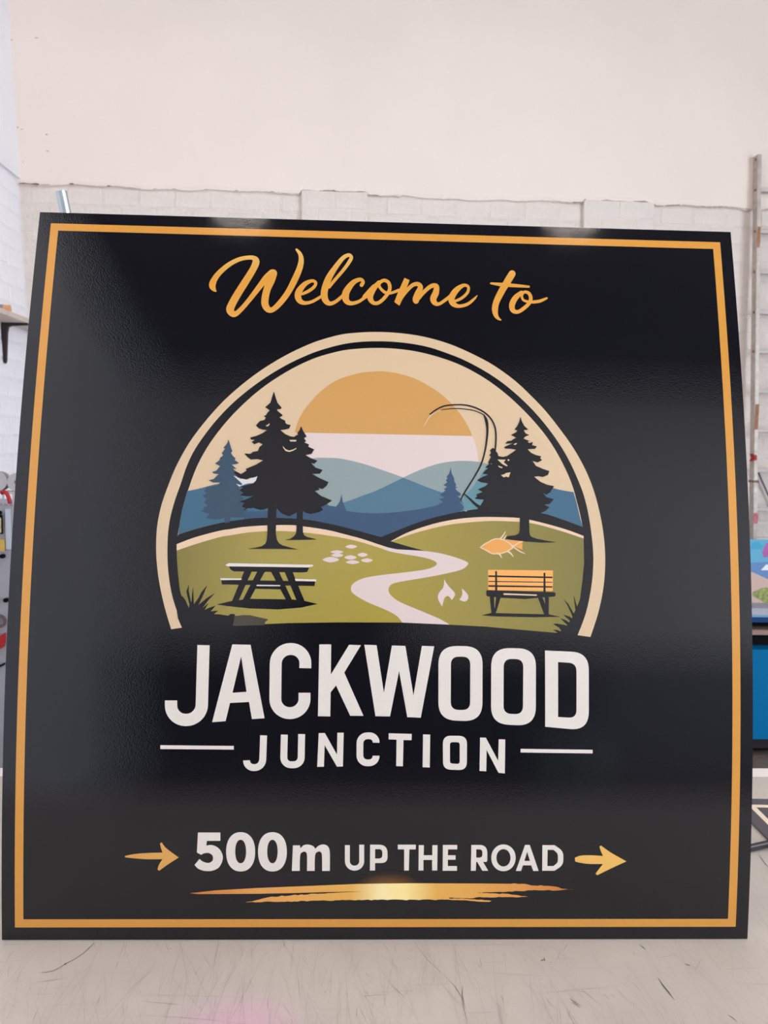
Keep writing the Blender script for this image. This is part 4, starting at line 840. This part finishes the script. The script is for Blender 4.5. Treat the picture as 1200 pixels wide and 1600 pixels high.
# printed board standing on the cabinet
bz0 = cz; YP = YC+0.14
pbd = empty('printed_board', (1.70, YP, bz0), 'colourful beach scene print with palms standing on the blue cabinet', 'picture')
bt = on_y(1178, 843, YP).z-bz0
M_prn = mat('print_sky', lin(88, 168, 206), 0.5)
obj('board', box(0, 1.0, 0, 0.006, 0, bt), M_prn, pbd)
def pr(name, m, pts, k): 
    bm = bmesh.new(); vs = []
    for px, py in pts:
        q = on_y(px, py, YP-0.0004*k); vs.append(bm.verts.new((min(max(q.x-1.70, 0), 1.0), -0.0004*k, min(max(q.z-bz0, 0.0), bt))))
    bm.faces.new(vs); bm.normal_update()
    for f in bm.faces:
        if f.normal.y > 0: f.normal_flip()
    obj(name, bm, m, pbd)
pr('sea_print', mat('print_sea', lin(88, 134, 188), 0.5), [(1165, 880), (1195, 878), (1230, 875), (1230, 930), (1200, 912), (1165, 892)], 1)
pr('sand_print', mat('print_sand', lin(206, 174, 164), 0.5), [(1160, 890), (1176, 894), (1200, 905), (1250, 925), (1400, 930), (1400, 953), (1160, 953)], 2)
pr('grass_print', mat('print_grass', lin(150, 160, 70), 0.4, vary=0.6, vscale=60), [(1176, 925), (1190, 919), (1220, 915), (1280, 922), (1280, 944), (1195, 945), (1185, 936), (1176, 932)], 3)
pr('earth_print', mat('print_earth', lin(110, 84, 76), 0.4), [(1160, 945), (1400, 945), (1400, 953), (1160, 953)], 4)
pr('boat_print', mat('print_white', lin(235, 240, 240), 0.4), [(1189, 891), (1197, 882), (1215, 882), (1222, 891)], 4)
pr('palm_print', mat('print_magenta', lin(170, 84, 164), 0.5), [(1193, 871), (1191, 862), (1197, 850), (1205, 843), (1240, 843), (1240, 868), (1205, 870)], 3)
pr('turquoise_print', mat('print_turquoise', lin(40, 160, 200), 0.5), [(1174, 848), (1184, 847), (1193, 853), (1190, 858), (1174, 858)], 3)

# second sign lying on the table
a = on_z(1138, 1249.5, TZ); 
flat = empty('small_black_sign', (a.x, a.y, TZ), 'black sheet sign with a cream border line lying flat on the table at the right', 'sign')
e = on_z(1200, 1314, TZ)-on_z(1174, 1287, TZ); e.z = 0; e.normalize(); ax = Vector((-e.y, e.x, 0)); 
if ax.x < 0: ax = -ax
M_fl = mat('dull_black_print', lin(70, 66, 74), 0.25, spec=0.6); M_flb = mat('cream_border_print', lin(240, 222, 196), 0.35)
fw, fh = 0.62, 0.46
def flp(u, v, z): q = ax*u+e*v; return (q.x, q.y, z)
def quadbox(bm, u0, u1, v0, v1, z0, z1):
    vs = [bm.verts.new(flp(u, v, z)) for z in (z0, z1) for u, v in ((u0, v0), (u1, v0), (u1, v1), (u0, v1))]
    for f in ((0, 1, 2, 3), (7, 6, 5, 4), (0, 4, 5, 1), (1, 5, 6, 2), (2, 6, 7, 3), (3, 7, 4, 0)): bm.faces.new([vs[i] for i in f])
    bmesh.ops.recalc_face_normals(bm, faces=bm.faces[:]); return bm
obj('panel', quadbox(bmesh.new(), 0, fw, 0, fh, 0.0005, 0.0035), M_fl, flat)
bm = bmesh.new(); b0 = 0.030; b1 = 0.043
for r in ((b0, fw-b0, b0, b1), (b0, fw-b0, fh-b1, fh-b0), (b0, b1, b1, fh-b1), (fw-b1, fw-b0, b1, fh-b1)): quadbox(bm, *r, 0.0035, 0.0038)
obj('border', bm, M_flb, flat, label='cream border line')
p0 = on_z(1166, 1333, TZ); p1 = on_z(1300, 1318, TZ)
d = (p1-p0); d.normalize(); nn = Vector((-d.y, d.x, 0))
rail = empty('black_rail', p0, 'black aluminium rail with a highlight strip lying on the table at the right', 'rail')
def rbox(l0, l1, w0, w1, z0, z1):
    bm = bmesh.new(); vs = []
    for z in (z0, z1):
        for l, w_ in ((l0, w0), (l1, w0), (l1, w1), (l0, w1)): q = d*l+nn*w_; vs.append(bm.verts.new((q.x, q.y, z+l*0.11)))
    for f in ((0, 1, 2, 3), (7, 6, 5, 4), (0, 4, 5, 1), (1, 5, 6, 2), (2, 6, 7, 3), (3, 7, 4, 0)): bm.faces.new([vs[i] for i in f])
    bmesh.ops.recalc_face_normals(bm, faces=bm.faces[:]); return bm
obj('rail_body', rbox(0, 0.12, 0, 0.016, 0.0003, 0.006), mat('black_anodised', lin(38, 36, 42), 0.35), rail)
obj('rail_highlight', rbox(0, 0.12, 0.003, 0.0055, 0.0061, 0.0085), mat('highlight_strip', lin(140, 140, 146), 0.3, 0.5), rail, label='pale raised strip standing in for the highlight along the rail')  # highlight along the bar modelled as a paler strip

# shelf and bracket on the left wall
M_wood = mat('pale_wood', lin(206, 190, 180), 0.6, vary=0.1, vscale=20); M_iron = mat('black_iron', lin(30, 25, 28), 0.6)
YK = 3.6
while on_y(6.5, 520, YK).x > lwx(on_y(6.5, 520, YK).z)+0.004: YK += 0.005
sf = on_y(44.5, 497.5, YK); xs0 = lwx(sf.z)+0.004; sw = sf.x-xs0
shelf = empty('wall_shelf', (xs0, YK-0.9, sf.z), 'pale wooden shelf on the left wall held by a black iron bracket', 'shelf')
obj('shelf_board', box(0, sw, 0, 1.72, -0.026, 0, bev=0.002), M_wood, shelf)
def bracket(yy):
    bm = prism(bmesh.new(), [(-0.006, 0), (sw*0.99, 0), (sw*0.99, -0.009), (0.040, -0.016), (0.026, -0.022), (0.020, -0.05), (0.012, -0.20), (0.006, -0.215), (0.0, -0.20), (-0.006, -0.08)], yy-0.012, yy+0.012, 'y')
    obj('bracket', bm, M_iron, shelf, (0, 0, -0.0262))
bracket(0.9); bracket(0.12); bracket(1.6)
cq = on_y(15.5, 476, YK-0.17)
can = empty('spray_can', (cq.x, YK-0.17, sf.z+0.0005), 'blue grey can with an orange cap lying on the wall shelf', 'can')
cr_ = 0.0205
obj('can_body', tube(bmesh.new(), (-0.14, 0, cr_), (-0.030, 0, cr_), cr_, 20), mat('blue_grey_tin', lin(120, 132, 160), 0.4), can)
obj('cap', tube(bmesh.new(), (-0.0295, 0, cr_), (0, 0, cr_), cr_-0.001, 20), mat('orange_cap', lin(216, 156, 108), 0.4), can, label='orange cap')

# grey machine cabinet at the left
YM = 3.0
M_mach = mat('grey_machine_paint', lin(158, 156, 164), 0.45, vary=0.08); M_mach2 = mat('pale_machine_paint', lin(184, 188, 200), 0.4)
def mp(px, py, y=YM): return on_y(px, py, y)
mt = mp(19, 792); mx1 = mt.x
mz = mt.z
mc = empty('machine_cabinet', (mx1-0.25, YM+0.2, 0), 'grey upright machine cabinet with yellow labels at the left behind the big sign', 'machine')
def ml(v): return Vector(v)-mc.location
def mbox(name, px0, px1, py0, py1, m, dy0, dy1, label=None, bev=0.0):
    A_ = mp(px0, py0); B_ = mp(px1, py1)
    return obj(name, box(A_.x-mc.location.x, B_.x-mc.location.x, YM+dy0-mc.location.y, YM+dy1-mc.location.y, B_.z, A_.z, bev=bev), m, mc, label=label)
bm = box(-0.16, 0.25, -0.2, 0.2, 0.0, mz); obj('body', bm, M_mach, mc)
mbox('side_panel', 9, 18.5, 795, 858, M_mach2, -0.006, 0.0, 'pale blue grey corner panel', 0.0)
mbox('label_plate', -12, 6, 804, 834, M_blk, -0.010, -0.0062, 'black framed label plate'); mbox('label_face', -12, 4, 808, 832, mat('yellow_label', lin(206, 196, 150), 0.5, vary=0.4, vscale=80), -0.012, -0.0101, 'pale yellow label face')
mbox('yellow_plate', -12, 9, 842, 861, mat('mustard_plate', lin(198, 166, 78), 0.5), -0.010, -0.0062, 'mustard yellow plate')
for px, py in ((0, 801), (5.5, 868.5), (11, 937)):
    q = ml(mp(px, py)); q.y = -0.2
    obj('knob', tube(tube(bmesh.new(), q, q-Vector((0, 0.016, 0)), 0.0085, 12), q-Vector((0, .016, 0)), q-Vector((0, 0.02, 0)), 0.006, 12), M_blk, mc, label='black knob')
q = ml(mp(0, 970)); q.y = -0.2
obj('dial', ring(bmesh.new(), q, q-Vector((0, 0.012, 0)), 0.026, 0.018), mat('brown_dial', lin(96, 80, 76), 0.5), mc)
rc = ml(mp(0, 998)); rc.y = -0.2
obj('red_cover', prism(bmesh.new(), [(rc.x-0.04, rc.z-0.028), (rc.x+0.018, rc.z-0.03), (rc.x+0.024, rc.z-0.004), (rc.x+0.024, rc.z+0.026), (rc.x, rc.z+0.01), (rc.x-0.04, rc.z)], -0.235, -0.2005, 'y'), M_red, mc, label='red cover')
k0 = ml(mp(-6, 1044)); k1 = ml(mp(9, 1036)); k0.y = k1.y = -0.206
obj('hose', tube(bmesh.new(), k0, k1, 0.004, 8), M_blk, mc)
# two grey reels standing on the machine
M_reel = mat('grey_reel', lin(176, 174, 176), 0.5); M_reel2 = mat('dark_grey_reel_core', lin(150, 148, 152), 0.6)
rk0 = mp(-20, 768, YM+0.06); rk1 = mp(44, 768, YM+0.06); M_rack = mat('pale_rack', lin(192, 184, 190), 0.5)
rz = rk0.z-mc.location.z; ra, rb_ = rk0.x-mc.location.x, rk1.x-mc.location.x
obj('rack_tray', box(ra, rb_, -0.14, -0.05, rz-0.008, rz), M_rack, mc)
for k in range(9):
    u_ = ra+(rb_-ra)*k/8; obj('rack_post', box(u_-0.003, u_+0.003, -0.138, -0.132, mz, rz-0.0082), M_rack, mc)
for cx_, cy_, rr_, lab in ((-2, 763, 15, 'grey reel standing on the machine cabinet, nearest the photo edge'), (28, 757, 14, 'grey reel standing on the machine cabinet, half hidden by the big sign')):
    q = mp(cx_, cy_, YM+0.1); R_ = rr_*(YM+0.1)/FPX; q.z = rz+R_
    t = empty('reel', (q.x, YM+0.105, rz+0.0005), lab, 'reel', 'grey reels')
    bm = ring(bmesh.new(), (0, -0.02, R_), (0, -0.016, R_), R_, R_*0.25, 28); obj('flange', bm, M_reel, t)
    bm = ring(bmesh.new(), (0, 0.016, R_), (0, 0.02, R_), R_, R_*0.25, 28); obj('flange', bm, M_reel, t)
    obj('winding', ring(bmesh.new(), (0, -0.016, R_), (0, 0.016, R_), R_*0.86, R_*0.25, 28), M_reel2, t)
q = mp(7, 776, YM-0.0); q.z = mz
cl = tag(obj('hand_clamp', sweep(bmesh.new(), [(-0.022, 0, 0.052), (-0.010, 0, 0.056), (0.0, 0, 0.050), (0.006, 0, 0.036), (0.010, 0, 0.018), (0.011, 0, 0.011)], 0.008, 8), M_red, None, (q.x-0.004, YM+0.03, mz-0.001), smooth=True), 'bent red clamp handle standing on the machine cabinet between the reels', 'clamp')
# a pale bin added by the rear wall to mirror as a light streak in the sign
binm = mat('pale_green_plastic', lin(150, 172, 156), 0.45)
bn = empty('added_bin', (1.5, -3.3, 0), 'pale green plastic bin added by the rear wall behind the camera for its reflection in the sign', 'bin')
bm = bmesh.new(); L = []
for z, r in ((0, .125), (.56, .16), (.58, .17), (.60, .17), (.60, .155), (.03, .115)):
    L.append([bm.verts.new((r*math.cos(2*math.pi*i/24), r*math.sin(2*math.pi*i/24), z)) for i in range(24)])
for A, B in zip(L, L[1:]):
    for i in range(24): bm.faces.new((A[i], A[(i+1) % 24], B[(i+1) % 24], B[i]))
bm.faces.new(L[0][::-1]); bm.faces.new(L[-1])
obj('bin_body', bm, binm, bn, smooth=False)
obj('bin_liner', ring(bmesh.new(), (0, 0, .50), (0, 0, .615), .153, .150, 24), mat('bin_liner', lin(200, 205, 200), 0.4), bn)
